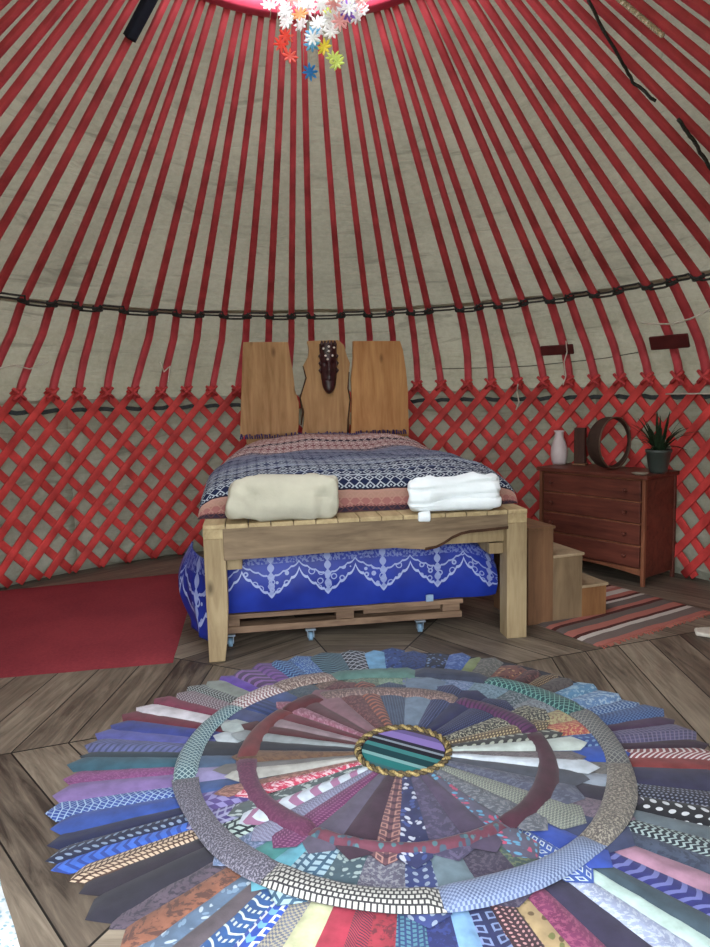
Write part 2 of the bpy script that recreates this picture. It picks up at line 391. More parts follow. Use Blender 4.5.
# dark double rope round the roof poles
def rope_z(a):
    return 2.165+(.035*(abs(a)/55)**2 if a<0 else .01*(a/62)**2)
rp=empty('roof_rope',cyl(0,2.8,2.17),0,'dark double rope wound round the roof poles above the lattice','rope'); off=-Vector(rp.location)
kk=sorted(ROPE)
for s_ in (0,1):
    pts=[]
    for i in range(len(kk)-1):
        if abs(kk[i])>80: continue
        for t in (0,.12,.3,.5,.7,.88):
            a=kk[i]+(kk[i+1]-kk[i])*t; z=rope_z(a)+(.012 if s_ else -.012)*(1 if .1<t<.9 else -.6)+(.012 if i%2 else -.012)
            r=roof_r(z)-(.045 if t<.1 or t>.87 else .02); pts.append(cyl(R_(a),r,z))
    mb=MB(); mb.tube(pts,.008,6); o=mb.build('strand',M_rope,rp); o.location=off
for i in range(len(kk)):
    if abs(kk[i])>72: continue
    mb=MB()
    z=rope_z(kk[i]); c=cyl(R_(kk[i]),roof_r(z)-.005,z); a=R_(kk[i]); tv=Vector((cos(a),-sin(a),0)); rv=Vector((-sin(a),-cos(a),-.6)).normalized()
    uvv=tv.cross(rv)
    for dz in (-.007,.007):
        mb.tube([c+tv*(.038*cos(q))+rv*(.032*sin(q))+uvv*dz for q in [2*PI*j/10 for j in range(10)]],.0085,5,closed=True)
    o=mb.build('rope_turn',M_rope,rp); o.location=off

# small things on the roof poles
def roofline(name,pix,off,r,mat,label,cat,n=6,wob=0):
    mb=MB(); pts=[]
    for (a,b),(c,d) in zip(pix,pix[1:]):
        for t in (0,.25,.5,.75): pts.append(roof_pt(a+(c-a)*t,b+(d-b)*t,off)+Vector((0,0,wob*random.uniform(-1,1))))
    pts.append(roof_pt(*pix[-1],off)); mb.tube(pts,r,n); return tag(mb.build(name,mat),label,cat)
roofline('cable',[(432,369),(480,368),(530,366),(570,362),(606,358),(640,352)],.0,.004,M_cable,'thin dark line strung across the felt above the right lattice','cable')
roofline('cord',[(640,322),(650,324),(672,324),(690,319),(712,309)],-.06,.007,M_cord,'white cord stretched between poles at the right edge','cord')
roofline('cord',[(566,341),(567,352),(564,362),(566,376),(563,385)],-.10,.005,M_cord,'white cord dangling from the left dark red board','cord')
roofline('cord',[(160,362),(164,372),(170,366),(168,382)],-.07,.006,M_cord,'short white cord knotted on a pole above the left lattice','cord')
roofline('cord',[(518,384),(517,392),(519,402),(516,410)],-.08,.006,M_cord,'white cord hanging from a lattice head right of the bed','cord')
roofline('cord',[(0,368),(14,365),(30,369),(48,362)],-.05,.005,M_cord,'loose pale cord across the far left poles','cord')
roofline('twisted_strip',[(588,0),(602,28),(618,55),(628,74),(634,84),(656,101)],-.06,.009,M_rope,'dark twisted strip hanging along the upper right poles','strip',6,.008)
roofline('twisted_strip',[(678,118),(690,135),(700,152),(712,170)],-.06,.010,M_rope,'dark twisted strip at the right edge, below the longer one','strip',6,.008)
# bead string
bs=MB(); P=[roof_pt(618+44*t,-2+37*t,-.07) for t in [i/22 for i in range(23)]]
for i,p in enumerate(P):
    bs.tube([p+Vector((0,-.008,-.004)),p,p+Vector((0,.008,.004))],[.005,.014,.005],6)
bs.tube(P,.003,4); tag(bs.build('bead_string',M_chain),'string of small pale beads near the upper right corner','beads')
# black sleeve on a pole
best=min(POLES,key=lambda q:min(math.hypot((proj(a.lerp(b,t)) or (0,0))[0]-125,(proj(a.lerp(b,t)) or (0,0))[1]-38) for a,b in zip(q[2],q[2][1:]) for t in (0,.1,.2,.3,.4,.5,.6,.7,.8,.9)))
dense=[a.lerp(b,t/20) for a,b in zip(best[2],best[2][1:]) for t in range(20)]
j=min(range(len(dense)),key=lambda k:abs((proj(dense[k]) or (0,9999))[1]-38))
seg=dense[j:j+36]
mb=MB(); mb.tube(seg,0,sq=(.066,.052),up=lambda p:(p.x-CX,p.y-CY,1)); tag(mb.build('pole_sleeve',M_black),'black sleeve wrapped round one roof pole at the upper left','sleeve')
# two dark boards tied on the poles
def tiedboard(cx,cy,wpx,h,label):
    p=roof_pt(cx,cy,-.07); a=az_of(p); w=wpx/F_*(p-CAMLOC).dot(FWD); tv=Vector((cos(a),-sin(a),0)); nn=Vector((-sin(a),-cos(a),-.35)).normalized(); uu=tv.cross(nn)
    mb=MB(); vs=[]
    for s3 in (-1,1):
        for x,y in ((-1,-1),(1,-1),(1,1),(-1,1)): vs.append(tv*(w/2*x)+uu*(h/2*y)+nn*(.012*s3))
    mb.add(vs,[(0,1,2,3),(7,6,5,4),(0,4,5,1),(1,5,6,2),(2,6,7,3),(3,7,4,0)]); o=mb.build('wooden_board',M_board,bevel=.008,loc=p); tag(o,label,'board','dark red boards tied to the right-hand poles')
tiedboard(557,350,34,.085,'small dark red board across two poles, above the chest of drawers')
tiedboard(669,342,42,.105,'larger dark red board across two poles, at the far right')

# ------------------------------------------------------------------ flower mobile
fm=empty('flower_mobile',(CX,CY,3.95),0,'hanging mobile of white and coloured flowers below the crown','mobile')
def fl_m(rgb):
    n=NT('petal_plastic',.4,.4); c=lin(rgb); n.col(c)
    tr=n.nt.nodes.new('ShaderNodeBsdfTranslucent'); tr.inputs[0].default_value=c; mx=n.nt.nodes.new('ShaderNodeMixShader'); mx.inputs[0].default_value=.5
    n.nt.links.new(n.b.outputs[0],mx.inputs[1]); n.nt.links.new(tr.outputs[0],mx.inputs[2]); n.nt.links.new(mx.outputs[0],n.nt.nodes['Material Output'].inputs[0]); return n.m
FC={'white':(250,250,250),'red':(245,120,105),'blue':(80,165,220),'cyan':(140,215,245),'yellow':(252,238,100),'lime green':(232,245,150),'purple':(165,125,220),'orange':(252,200,140),'pale pink':(250,200,200)}  # coloured petals paled towards white, overexposure put into their colour
FM={k:fl_m(v) for k,v in FC.items()}
def flower(loc,r,cname,tilt):
    mb=MB(); n=8; vs=[Vector((0,0,0))]; 
    for i in range(n*4):
        a=2*PI*i/(n*4); ph=i%4; rr=r*(.34,.72,1.0,.72)[ph] 
        vs.append(Vector((rr*cos(a),-.010*(rr/r)+.004,rr*sin(a))))
    m=len(vs); vs2=[v+Vector((0,.006,0)) for v in vs]
    fs=[(0,i,i%(n*4)+1) for i in range(1,n*4+1)]+[(m,m+i%(n*4)+1,m+i) for i in range(1,n*4+1)]+[(i,m+i,m+i%(n*4)+1,i%(n*4)+1) for i in range(1,n*4+1)]
    rot=Matrix.Rotation(tilt,3,'Z')@Matrix.Rotation(random.uniform(-.5,.3),3,'X')@Matrix.Rotation(random.uniform(0,1),3,'Y')
    mb.add([rot@v for v in vs+vs2],fs); o=mb.build('flower',FM[cname],fm,fix=False); o.location=loc
    if cname!='white': o['label']=cname+' flower'
def mob(px,py,dy=0):
    p=plane_pt(px,py,(CX,CY+dy,3),(0,1,0)); return p-Vector(fm.location)
colour=[(310,72,'blue',0),(290,56,'red',-.02),(286,36,'red',.03),(312,44,'cyan',-.04),(313,33,'cyan',.02),(324,47,'yellow',-.05),(337,63,'lime green',0),(334,57,'lime green',.05),(348,13,'purple',-.03),(347,3,'purple',.04),(300,14,'orange',-.06),(281,44,'red',.07),(330,12,'lime green',.05),(341,-6,'white',0)]
for px,py,c,dy in colour: flower(mob(px,py,dy-.05),.042,c,random.uniform(-.4,.4))
for i in range(80):
    px=random.uniform(266,364); lim=16+30*max(0,1-abs(px-318)/40)
    py=random.uniform(-22,lim); flower(mob(px,py,random.uniform(-.15,.15)),.043,'white' if random.random()<.85 else 'pale pink',random.uniform(-.6,.6))
st=MB()
for i in range(14):
    px=270+i*6.8; dy=random.uniform(-.1,.1); b=mob(px,[20,30,55,70,40,74,60,66,50,30,40,20,12,20][i],dy); st.tube([b,(b.x*.5,b.y*.5,.03)],.0015,4)
st.build('strings',M_cord,fm)
mb=MB(); mb.tube([(.16*cos(2*PI*k/20),.16*sin(2*PI*k/20),.03) for k in range(20)],.006,6,closed=True); mb.tube([(0,0,.03),(0,0,.05)],.012,6); mb.tube([(-.16,0,.03),(.16,0,.03)],.004,5); mb.tube([(0,-.16,.03),(0,.16,.03)],.004,5); mb.build('hoop',M_cord,fm)
mb=MB(); mb.tube([(0,0,.04),(0,0,.07)],.004,5); mb.build('hanging_hook',M_rope,fm)

# ------------------------------------------------------------------ bed
BA=R_(8.5); bed=empty('bed',(.07,3.80,0),BA,'wooden bed with live-edge front beam and three plank headboards','bed')
e1=Vector((cos(BA),sin(BA),0)); e2=Vector((-sin(BA),cos(BA),0)); BO=Vector((.07,3.80,0))
def bl(px,py,y):       # pixel -> bed local on plane y
    p=plane_pt(px,py,BO+e2*y,e2)-BO; return (p.dot(e1),p.z)
W_pale=wood('pale_pine',(134,113,84),(166,145,112),'z',1); W_beam=wood('beam_wood',(104,86,68),(142,120,96),'x',1); W_slat=wood('slat_pine',(156,134,100),(190,168,130),'y',1)
W_head=wood('slab_wood',(142,104,68),(178,138,96),'z',.8); W_bark=plain('bark_edge',(66,44,32),.9,.3,20,.3)
xL0,_=bl(204,560,0); xL1,_=bl(226,560,0); xR0,_=bl(507,560,0); xR1,_=bl(527,560,0)
for x0,x1,tp in ((xL0,xL1,1),(xR0,xR1,0)):
    mb=MB(); 
    mb.prism([(x0,.0),(x1-(.03 if tp else 0),0),(x1-(.012 if tp else 0),.12),(x1,.3),(x1,.69),(x0,.69)],0,.12); mb.build('leg',W_pale,bed,bevel=.004)
for x0,x1 in ((xL0,xL1),(xR0,xR1)):
    mb=MB(); mb.box(x0,x1,2.0,2.1,0,.69); mb.build('leg',W_pale,bed,bevel=.004)
    mb=MB(); mb.box(x0,x1,.0,2.12,.69,.745); mb.build('side_rail',W_slat,bed,bevel=.004)
mb=MB(); mb.box(xL1,xL1+.085,.06,2.0,.50,.565); mb.build('lower_rail',W_pale,bed,bevel=.003)
mb=MB(); mb.box(xR0-.085,xR0,.06,2.0,.50,.565); mb.build('lower_rail',W_pale,bed,bevel=.003)
zt=.757
low=[bl(*p,-.01) for p in [(224,561),(250,559),(281,557),(320,553.5),(360,550.6),(380,549),(396,548),(410,549),(425,549.6),(436,547.5),(444,543.5),(452,538),(461,534),(470,532),(481,531),(495,529.5),(508,528)]]
poly=low+[(low[-1][0],zt),(low[0][0],zt)]
mb=MB(); mb.prism(poly,-.012,.035); mb.build('front_beam',W_beam,bed,bevel=.004)
mb=MB(); mb.prism([(x,z-.004) for x,z in low[8:]]+[(x,z+.012) for x,z in low[8:][::-1]],-.016,.034); mb.build('bark_edge',W_bark,bed)
mb=MB(); mb.box(xL1,xR0,.05,.09,.575,.69); mb.build('rear_beam',W_pale,bed,bevel=.003)
mb=MB(); mb.box(xL0,xR1,2.06,2.11,.55,.745); mb.build('head_rail',W_pale,bed,bevel=.003)
x=xL0-.0
wd=(xR1-xL0)/15
for i in range(15):
    mb=MB(); q=random.uniform(0,.012); mb.box(xL0+i*wd+.002,xL0+(i+1)*wd-.003,-.012-q*.3,2.12,.745 if 0 else .7455,.77); mb.build('slat',W_slat,bed,bevel=.003)
HY=2.14
heads=[[(243,342),(288,342),(290,355),(293,372),(295,390),(299,403),(299,425),(297,436),(240,436),(241,400),(242,370)],
 [(307,341),(338,340),(344,345),(347,356),(350,363),(349,372),(349,388),(351,400),(349,436),(302,436),(304,420),(304,412),(300,398),(303,388),(306,378),(303,366),(308,357),(309,350)],
 [(353,341),(400,341),(403,350),(406,370),(408,390),(409,436),(351,436),(352,400),(351,380),(353,360)]]
for k,h in enumerate(heads):
    mb=MB(); mb.prism([bl(a,b,HY) for a,b in h][:]+[] ,HY,HY+.045)
    o=mb.build('headboard_plank',W_head if k!=2 else wood('slab_wood_warm',(158,108,66),(190,142,92),'z',.8),bed,bevel=.004)
    if k==1: o['label']='narrow headboard plank with wavy bark edges'
    # plank continues down to the rail behind the mattress
    a=bl(h[0][0]+2,436,HY)[0]; b=bl(h[0][0]+44,436,HY)[0]
for k,(pxs) in enumerate(([(303,366),(306,378),(303,388),(300,398),(303,412),(301,425)],[(349,372),(348,388),(350,400),(348,420),(348,434)])):
    mb=MB(); mb.tube([(bl(a,b,HY)[0],HY+.0,bl(a,b,HY)[1]) for a,b in pxs],[.005,.007,.006,.008,.012,.006][:len(pxs)],6); mb.build('bark_edge',W_bark,bed)
for a,b in ((246,294),(306,346),(355,405)):
    x0=bl(a,430,HY)[0]; x1=bl(b,430,HY)[0]; mb=MB(); mb.box(x0,x1,HY,HY+.04,.6,bl(270,434,HY)[1]); mb.build('headboard_post',W_head,bed)

# carved mask on the middle plank
mx,mz=bl(328.5,368,HY); mp=BO+e1*mx+e2*(HY-.0)
mask=empty('carved_mask',(mp.x,mp.y,mz),BA,'long dark carved mask hung on the middle headboard plank','mask')
M_mask=plain('dark_carved_wood',(52,22,26),.35,.4,30,.2,.5)
def maskfn(u,v):
    t=v; z=.20-.42*v; w=.075*(1 if v<.72 else math.sqrt(max(0,1-((v-.72)/.28)**2))*.95)*(1-.18*v); 
    a=-PI/2+PI*u; x=w*sin(a); d=.05*cos(a)*(1 if v<.9 else math.sqrt(max(0,1-((v-.9)/.1)**2)))
    xs=x/.07
    d+=.018*math.exp(-(xs/.25)**2)*math.exp(-((v-.5)/.12)**2)              # nose
    d+=.014*math.exp(-((xs)/.6)**2)*math.exp(-((v-.32)/.04)**2)           # brow
    d-=.012*math.exp(-((abs(xs)-.45)/.2)**2)*math.exp(-((v-.40)/.035)**2) # eyes
    d+=.012*math.exp(-(xs/.4)**2)*math.exp(-((v-.70)/.025)**2)-.01*math.exp(-(xs/.35)**2)*math.exp(-((v-.73)/.012)**2)
    return (x,-d-.002,z)
mb=MB(); mb.grid(maskfn,24,44); mb.build('face',M_mask,mask)
mb=MB()
for i in range(5): x=-.055+.0275*i; mb.tube([(x,-.03,.17),(x,-.045,.20),(x,-.03,.225)],[.016,.014,.006],6)
for s1 in (-1,1):
    for z in (.10,.04,-.02): mb.tube([(s1*.06,-.01,z+.02),(s1*.078,-.018,z),(s1*.06,-.01,z-.022)],.011,6)
mb.build('headdress',M_mask,mask)
mb=MB()
for x,z in ((0,.175),(-.028,.10),(.03,.10),(-.045,.16),(.045,.165),(0,.135),(-.012,.07)): mb.lathe([(.0001,-.01),(.009,-.006),(.011,0),(.009,.006),(.0001,.01)],8,(x,-.062))
for i in range(len(mb.v)): pass
# move the studs to their heights
k=0; st2=[.175,.10,.10,.16,.165,.135,.07]
mb.v=[(v[0],v[1],v[2]+st2[i//40]) for i,v in enumerate(mb.v)]
mb.build('white_studs',plain('bone_stud',(220,205,195),.4),mask)

# bedspread
def bedspread_mat():
    n=NT('woven_bedspread',.9,.1); u,v,_=n.xyz(n.mapping('UV'))
    wv=n.m_('ADD',v,n.m_('MULTIPLY',n.m_('SUBTRACT',n.noise(n.mapping('UV'),3,3),.5),.05))
    t=n.m_('DIVIDE',wv,2.6)
    L=lambda r,g,b:lin((r,g,b))
    pink=L(150,100,98); nav=L(30,36,62); wht=L(176,182,190); gb=L(96,104,128); dk=L(34,30,44)
    st=[(0,L(50,42,56)),(.010,pink),(.030,L(160,124,112)),(.048,dk),(.054,nav),(.118,gb),(.122,nav),(.17,gb),(.19,L(60,66,92)),(.25,L(96,100,124)),(.28,L(58,62,88)),(.36,L(92,96,120)),(.42,L(62,64,90)),(.46,L(110,112,132)),(.52,L(54,52,74)),(.56,L(128,86,90)),(.63,L(60,46,60)),(.65,L(146,100,98)),(.79,L(80,58,70)),(.84,L(110,84,100)),(.9,L(44,40,66))]
    base=n.ramp(t,st,'CONSTANT')
    st2=[(0,L(90,60,60)),(.012,L(168,128,116)),(.048,dk),(.054,wht),(.26,L(140,146,164)),(.52,L(190,170,170)),(.56,L(216,198,194)),(.8,L(150,140,160))]
    alt=n.ramp(t,st2,'CONSTANT')
    s=.062; U=n.m_('DIVIDE',u,s); V=n.m_('DIVIDE',wv,s); ab=lambda x:n.m_('ABSOLUTE',n.m_('SUBTRACT',n.m_('FRACT',x),.5))
    dd=n.m_('ADD',ab(U),ab(V)); k=n.m_('MULTIPLY',n.m_('LESS_THAN',n.m_('ABSOLUTE',n.m_('SUBTRACT',dd,.42)),.09),1)
    k=n.m_('MAXIMUM',k,n.m_('LESS_THAN',dd,.13))
    k=n.m_('MAXIMUM',k,n.m_('GREATER_THAN',ab(n.m_('DIVIDE',wv,.124)),.455))
    fine=n.noise(n.mapping('UV',(60,160,1)),1,3,.7); k=n.m_('MULTIPLY',k,n.m_('ADD',.35,n.m_('MULTIPLY',fine,.9)))
    c=n.mix(k,base,alt); n.col(c); n.bump(n.noise(n.mapping('UV'),9,4),.6,.02); return n.m
pw=lambda x,e:math.copysign(abs(x)**e,x)
def spread(u,v):
    a=(-1+2*u)*PI/2; b=(-1+1.62*v)*PI/2     # b: front bottom .. back top
    Y=.19+ (2.10-.19)*(.5*(1+pw(sin(b),.62))) if v<1 else 2.1
    fy=(cos(b) if b<0 else 1)
    yy=.17+1.95*((1+pw(sin(b),.55))/2) if b<0 else .17+.975+ .975*(b/(.62*PI/2))
    half=.92-.17*min(1,max(0,(yy-1.15)/.8))**1.3 
    x=half*pw(sin(a),.5); hh=.27+.075*max(0,min(1,(yy-1.45)/.3))
    ca=abs(cos(a))**.42; cb=(abs(cos(b))**.38) if b<0 else 1
    z=.772+hh*ca*cb
    # flare at the hem
    x*=1+.03*(1-ca)
    w=noise.noise(Vector((x*3,yy*3,1)))*.03+noise.noise(Vector((x*9,yy*7,4)))*.012
    z+=w*ca*cb; yy-=noise.noise(Vector((x*5,z*6,7)))*.03*(1-cb*.9)
    return Vector((x,max(.12,yy),z))
NU,NV=72,90
G=[[spread(i/NU,j/NV) for i in range(NU+1)] for j in range(NV+1)]
mb=MB(); mid=NU//2
Vc=[0]; 
for j in range(NV): Vc.append(Vc[-1]+(G[j+1][mid]-G[j][mid]).length)
Uc=[0]; jm=NV//2
for i in range(NU): Uc.append(Uc[-1]+(G[jm][i+1]-G[jm][i]).length)
mb.grid(lambda u,v:G[round(v*NV)][round(u*NU)],NU,NV,lambda u,v:(Uc[round(u*NU)],Vc[round(v*NV)]))
sprd=empty('bedspread',BO+Vector((0,0,0)),BA,'patterned navy, white and pink woven bedspread on the bed','bedspread')
mb.build('cover',bedspread_mat(),sprd)
mb=MB()
for i in range(70):
    x=-.72+1.42*i/69; y=2.10+random.uniform(-.015,.01); z=1.10+.0*x; mb.tube([(x,y,z),(x+random.uniform(-.01,.01),y+.006,z+random.uniform(.02,.045))],.006,4)
tag(mb.build('fringe',plain('purple_fringe',(70,56,96),.9,.5,60),sprd),'purple tufted fringe',kind='stuff')

# towels
def blob(w,d,h,e=.3,seed=0,amp=.01,n=40,layers=0):
    def f(u,v):
        a=-PI+2*PI*u; b=-PI/2+PI*v
        x=w/2*pw(sin(b),.34); rr=abs(cos(b))**.27
        y=d/2*pw(cos(a),e*2.2)*rr; z=h/2*pw(sin(a),e*2)*rr
        q=noise.noise(Vector((x*7+seed,y*7,z*7)))*amp+noise.noise(Vector((x*18+seed,y*18,z*18)))*amp*.4
        if layers and y<0:
            for zz in layers: y+= .018*math.exp(-((z-zz-.02*sin(x*7))/.008)**2)
        nrm=Vector((x*.3,y,z)); nrm=nrm.normalized() if nrm.length>1e-4 else Vector((0,0,1))
        return Vector((x,y,z))+nrm*q
    mb=MB(); mb.grid(f,n*2,n); return mb
M_tow1=plain('beige_towel',(188,182,166),.95,.08,8,.4,.05); M_tow2=plain('white_towel',(232,236,240),.95,.05,8,.4,.05)
def towel(px0,px1,py0,py1,yl,d,mat,label,seed,layers,name='folded_towel'):
    a=bl(px0,py1,yl); b=bl(px1,py0,yl); w=b[0]-a[0]; h=b[1]-.772
    c=BO+e1*((a[0]+b[0])/2)+e2*(yl+d/2); e=empty(name,(c.x,c.y,.772),BA,label,'towel')
    mb=blob(w,d,h,.38,seed,.036,44,layers); o=mb.build('roll',mat,e); o.location=(0,0,h/2+.002); return e,w,h,d
e,w,h,d=towel(228,338,475,522,-.03,.175,M_tow1,'large beige towel folded at the left foot of the bed',3,[])
mb=MB(); mb.grid(lambda u,v:(-w/2+.02+ (w-.04)*u,-d/2+.012+.012*sin(9*u+3*v)*v+.0,.006+h*.34*(1-v)*.0+h*(.08+.86*v)),30,6)
e,w,h,d=towel(413,503,476,518,-.03,.17,M_tow2,'white towel rolled at the right foot of the bed',11,[-.015,.05])
mb=blob(.07,.035,.06,.6,5,.012,14); o=mb.build('hanging_corner',M_tow2,e); o.location=(-.20,-.082,-.012)
mb=blob(w*.96,d*.8,h*.42,.35,21,.012,24); o=mb.build('under_fold',M_tow2,e); o.location=(.012,-.022,h*.22+.004)

# ------------------------------------------------------------------ trundle under the bed
tr=empty('trundle_bed',BO+e1*(-.07)+e2*.2,BA,'low pallet trundle on casters with blue lace-covered mattress under the bed','trundle bed')
def lace_mat():
    n=NT('blue_lace_cover',.5,.35); u,v,_=n.xyz(n.mapping('UV'))     # v = distance down from the top edge
    per=.33; fr=n.m_('FRACT',n.m_('ADD',n.m_('DIVIDE',u,per),.0)); t=n.m_('MULTIPLY',n.m_('ABSOLUTE',n.m_('SUBTRACT',fr,.5)),2)
    t1=n.m_('SUBTRACT',1,t)
    cur=n.m_('ADD',n.m_('ADD',.085,n.m_('MULTIPLY',n.m_('POWER',t1,.8),.15)),n.m_('MULTIPLY',n.m_('ABSOLUTE',n.m_('SINE',n.m_('MULTIPLY',t1,11))),.014))
    inside=n.m_('LESS_THAN',v,cur); ed=lambda k,w:n.m_('LESS_THAN',n.m_('ABSOLUTE',n.m_('SUBTRACT',v,n.m_('MULTIPLY',cur,k))),w)
    edge=ed(1,.008)
    d=n.voro(n.mapping('UV'),21,rnd=.6); ring=n.m_('MULTIPLY',n.m_('GREATER_THAN',d,.30),n.m_('LESS_THAN',d,.42))
    band=n.m_('MULTIPLY',n.m_('MULTIPLY',n.m_('GREATER_THAN',v,n.m_('MULTIPLY',cur,.55)),inside),ring)
    sx=n.m_('MULTIPLY',n.m_('SUBTRACT',fr,.5),per); stem=n.m_('MULTIPLY',inside,n.m_('LESS_THAN',n.m_('ABSOLUTE',sx),n.m_('ADD',.004,n.m_('MULTIPLY',n.m_('ABSOLUTE',n.m_('SINE',n.m_('MULTIPLY',v,60))),.016))))
    net=n.m_('MULTIPLY',n.m_('LESS_THAN',v,.055),n.m_('GREATER_THAN',n.noise(n.mapping('UV'),60,3),.5))
    k=n.m_('MAXIMUM',n.m_('MAXIMUM',edge,n.m_('MULTIPLY',ed(.55,.005),.8)),n.m_('MAXIMUM',n.m_('MULTIPLY',band,.8),n.m_('MAXIMUM',n.m_('MULTIPLY',stem,.7),n.m_('MULTIPLY',net,.35))))
    blue=n.ramp(n.noise(n.mapping('UV'),3,3),[(.3,lin((16,30,112))),(.7,lin((30,54,156)))])
    n.col(n.mix(n.m_('MULTIPLY',k,.8),blue,lin((170,180,215)))); return n.m
M_lace=lace_mat(); W_pal=wood('pallet_wood',(96,74,58),(146,118,96),'x',1)
TW0,TW1=-.84,.90                       # local x extents of the mattress
def mat2(u,v):
    s=v*5                           # front bottom -> front top -> top back
    x=TW0+(TW1-TW0)*u; ex=1-abs(2*u-1)**10
    if s<=2: y=.0-.03*sin(PI*s/2); z=.205+.34*(s/2)
    elif s<=3: y=.0+.06*(s-2); z=.545+.02*sin(PI/2*(s-2))
    else: y=.06+1.74*(s-3)/2; z=.565
    y+=.04*(1-ex); z=.205+(z-.205)*(.55+.45*ex)
    y+=.012*noise.noise(Vector((x*5,z*5,2))); z+=.012*noise.noise(Vector((x*4,y*4,6)))
    return Vector((x,y,z))
mb=MB(); mb.grid(mat2,80,30,lambda u,v:((TW1-TW0)*u+.135,(.34-(v*5)/2*.34) if v*5<=2 else -.02-(v*5-2)*.1))
sd=mb.build('mattress',M_lace,tr,fix=False)
mb=MB(); mb.box(TW0+.01,TW1-.01,.05,1.8,.205,.5); mb.build('mattress_core',fabric((30,50,150)),tr)
# hanging corner of the cover at the left
def flap(u,v):
    a=-.3+2.2*u
    x=TW0-.03-.16*sin(min(a,PI/2))*(.5+.5*sin(PI*min(1,v*1.1)))-.02*v; y=.02+.35*u+.02*sin(u*14)*v
    z=.52-.48*v+.05*u; x+=.015*sin(u*16+v*2)*v
    return Vector((x,y,z))
mb=MB(); mb.grid(flap,36,20,lambda u,v:(.5*u+.05,.26*v)); o=mb.build('cover_flap',M_lace,tr,fix=False); m=o.modifiers.new('t','SOLIDIFY'); m.thickness=.012
px0=TW0+.06; px1=bl(463,615,.2)[0]+.07
for y0 in (.03,.85,1.65):
    mb=MB(); mb.box(px0,px1,y0,y0+.09,.085,.108) if 0 else mb.box(px0,px1,y0-.01,y0+.09,.078,.118); mb.build('pallet_board',W_pal,tr,bevel=.003)
    for xx in (px0,(px0+px1)/2-.05,px1-.12):
        mb=MB(); mb.box(xx,xx+.11,y0,y0+.09,.118,.172); mb.build('pallet_block',W_pal,tr,bevel=.003)
mb=MB(); mb.box((px0+px1)/2+.12,px1-.13,.04,.09,.135,.165); mb.build('pallet_block',W_pal,tr)
for k in range(8):
    mb=MB(); y0=-.005+k*.235; mb.box(px0,px1+.0,y0,y0+.13,.172,.2); mb.build('pallet_board',W_pal,tr,bevel=.003)
M_cast=plain('caster_metal',(150,165,180),.3,.15,20,0,.5,.6); M_whl=plain('caster_wheel',(120,150,175),.4,.1,20)
def caster(x,y):
    c=empty('caster',(x,y,0)); c.parent=tr
    mb=MB(); mb.tube([(-.012,0,.026),(.012,0,.026)],.026,18); mb.build('wheel',M_whl,c)
    mb=MB(); mb.tube([(-.016,0,.026),(.016,0,.026)],.008,10); 
    for s1 in (-1,1): mb.box(s1*.018-.002,s1*.018+.002,-.02,.02,.022,.07)
    mb.box(-.03,.03,-.03,.03,.068,.077); mb.build('fork',M_cast,c)
    return c
for px in (230,311,421):
    caster(bl(px,633,.2)[0]+.07,.03)
caster(bl(311,633,.2)[0]+.07,1.6); caster(bl(440,633,.2)[0]+.07,1.6)
x,z=bl(430,597,.18); mb=MB(); mb.box(x+.04,x+.085,-.043,-.035,z-.02,z+.02); o=mb.build('care_label',fabric((150,180,215)),tr); o['label']='small pale blue cloth label'

# ------------------------------------------------------------------ steps beside the bed
M_ply=[wood('ply_%d'%i,a,b,'z',1,.6,False) for i,(a,b) in enumerate([((104,74,54),(128,94,68)),((112,92,70),(136,114,88)),((120,82,52),(146,104,68)),((146,126,100),(174,152,124))])]
A=floor_pt(528,626); B=floor_pt(606,614.5); sa=math.atan2(B.y-A.y,B.x-A.x); ln=(B-A).length
stp=empty('bed_steps',A,sa,'three-tread wooden box steps standing between the bed and the striped rug','steps')
def steplen(px): 
    p=plane_pt(px,600,A,(-sin(sa),cos(sa),0)); return Vector((p.x-A.x,p.y-A.y)).length
def stepz(px,py): return plane_pt(px,py,A,(-sin(sa),cos(sa),0)).z
s0,s1_,s2_,s3_=0,steplen(553),steplen(582),ln
z3=stepz(540,527); z2=stepz(567,554); z1=stepz(594,584)
for (a,b,z,m,nm) in ((s0,s1_,z3,0,'upper_box'),(s1_,s2_,z2,1,'middle_box'),(s2_,s3_,z1,2,'lower_box')):
    mb=MB(); mb.box(a,b,.0,.42,0,z-.018); mb.build(nm,M_ply[m],stp,bevel=.003)
    mb=MB(); mb.box(a-.0,b+.012,-.006,.43,z-.018,z); mb.build('tread',M_ply[3] if m else M_ply[0],stp,bevel=.004)

# ------------------------------------------------------------------ chest of drawers
FL=Vector((1.52,5.65,0)); FR=Vector((2.08,4.90,0)); cd=(FR-FL); cw=cd.length; ca_=math.atan2(cd.y,cd.x); HZ=.82
ch=empty('chest_of_drawers',FL,ca_,'reddish-brown wooden chest of four drawers against the right lattice','chest of drawers')
W_ch=wood('red_brown_wood',(84,44,36),(114,62,50),'x',1,.45,False); W_ed=wood('red_brown_edge',(112,68,50),(138,88,64),'z',1,.45,False)
D=.44
mb=MB(); mb.box(.02,cw-.02,.03,D,.10,HZ-.03); mb.build('case',W_ch,ch,bevel=.003)
mb=MB(); mb.box(-.02,cw+.02,-.015,D+.01,HZ-.03,HZ); mb.build('top',W_ch,ch,bevel=.006)
for x0,y0 in ((0,0),(cw-.026,0),(0,D-.03),(cw-.026,D-.03)):
    mb=MB(); mb.box(x0,x0+.026,y0,y0+.03,0,HZ-.03); mb.build('post',W_ed if y0==0 else W_ch,ch,bevel=.003)
mb=MB(); mb.prism([(.035,.10)]+[(.035+(cw-.07)*i/12,.075+.03*sin(PI*i/12)) for i in range(13)]+[(cw-.035,.10),(cw-.035,.125),(.035,.125)],.012,.03); mb.build('apron',W_ed,ch)
dz0=.13; dh=(HZ-.035-dz0)/4
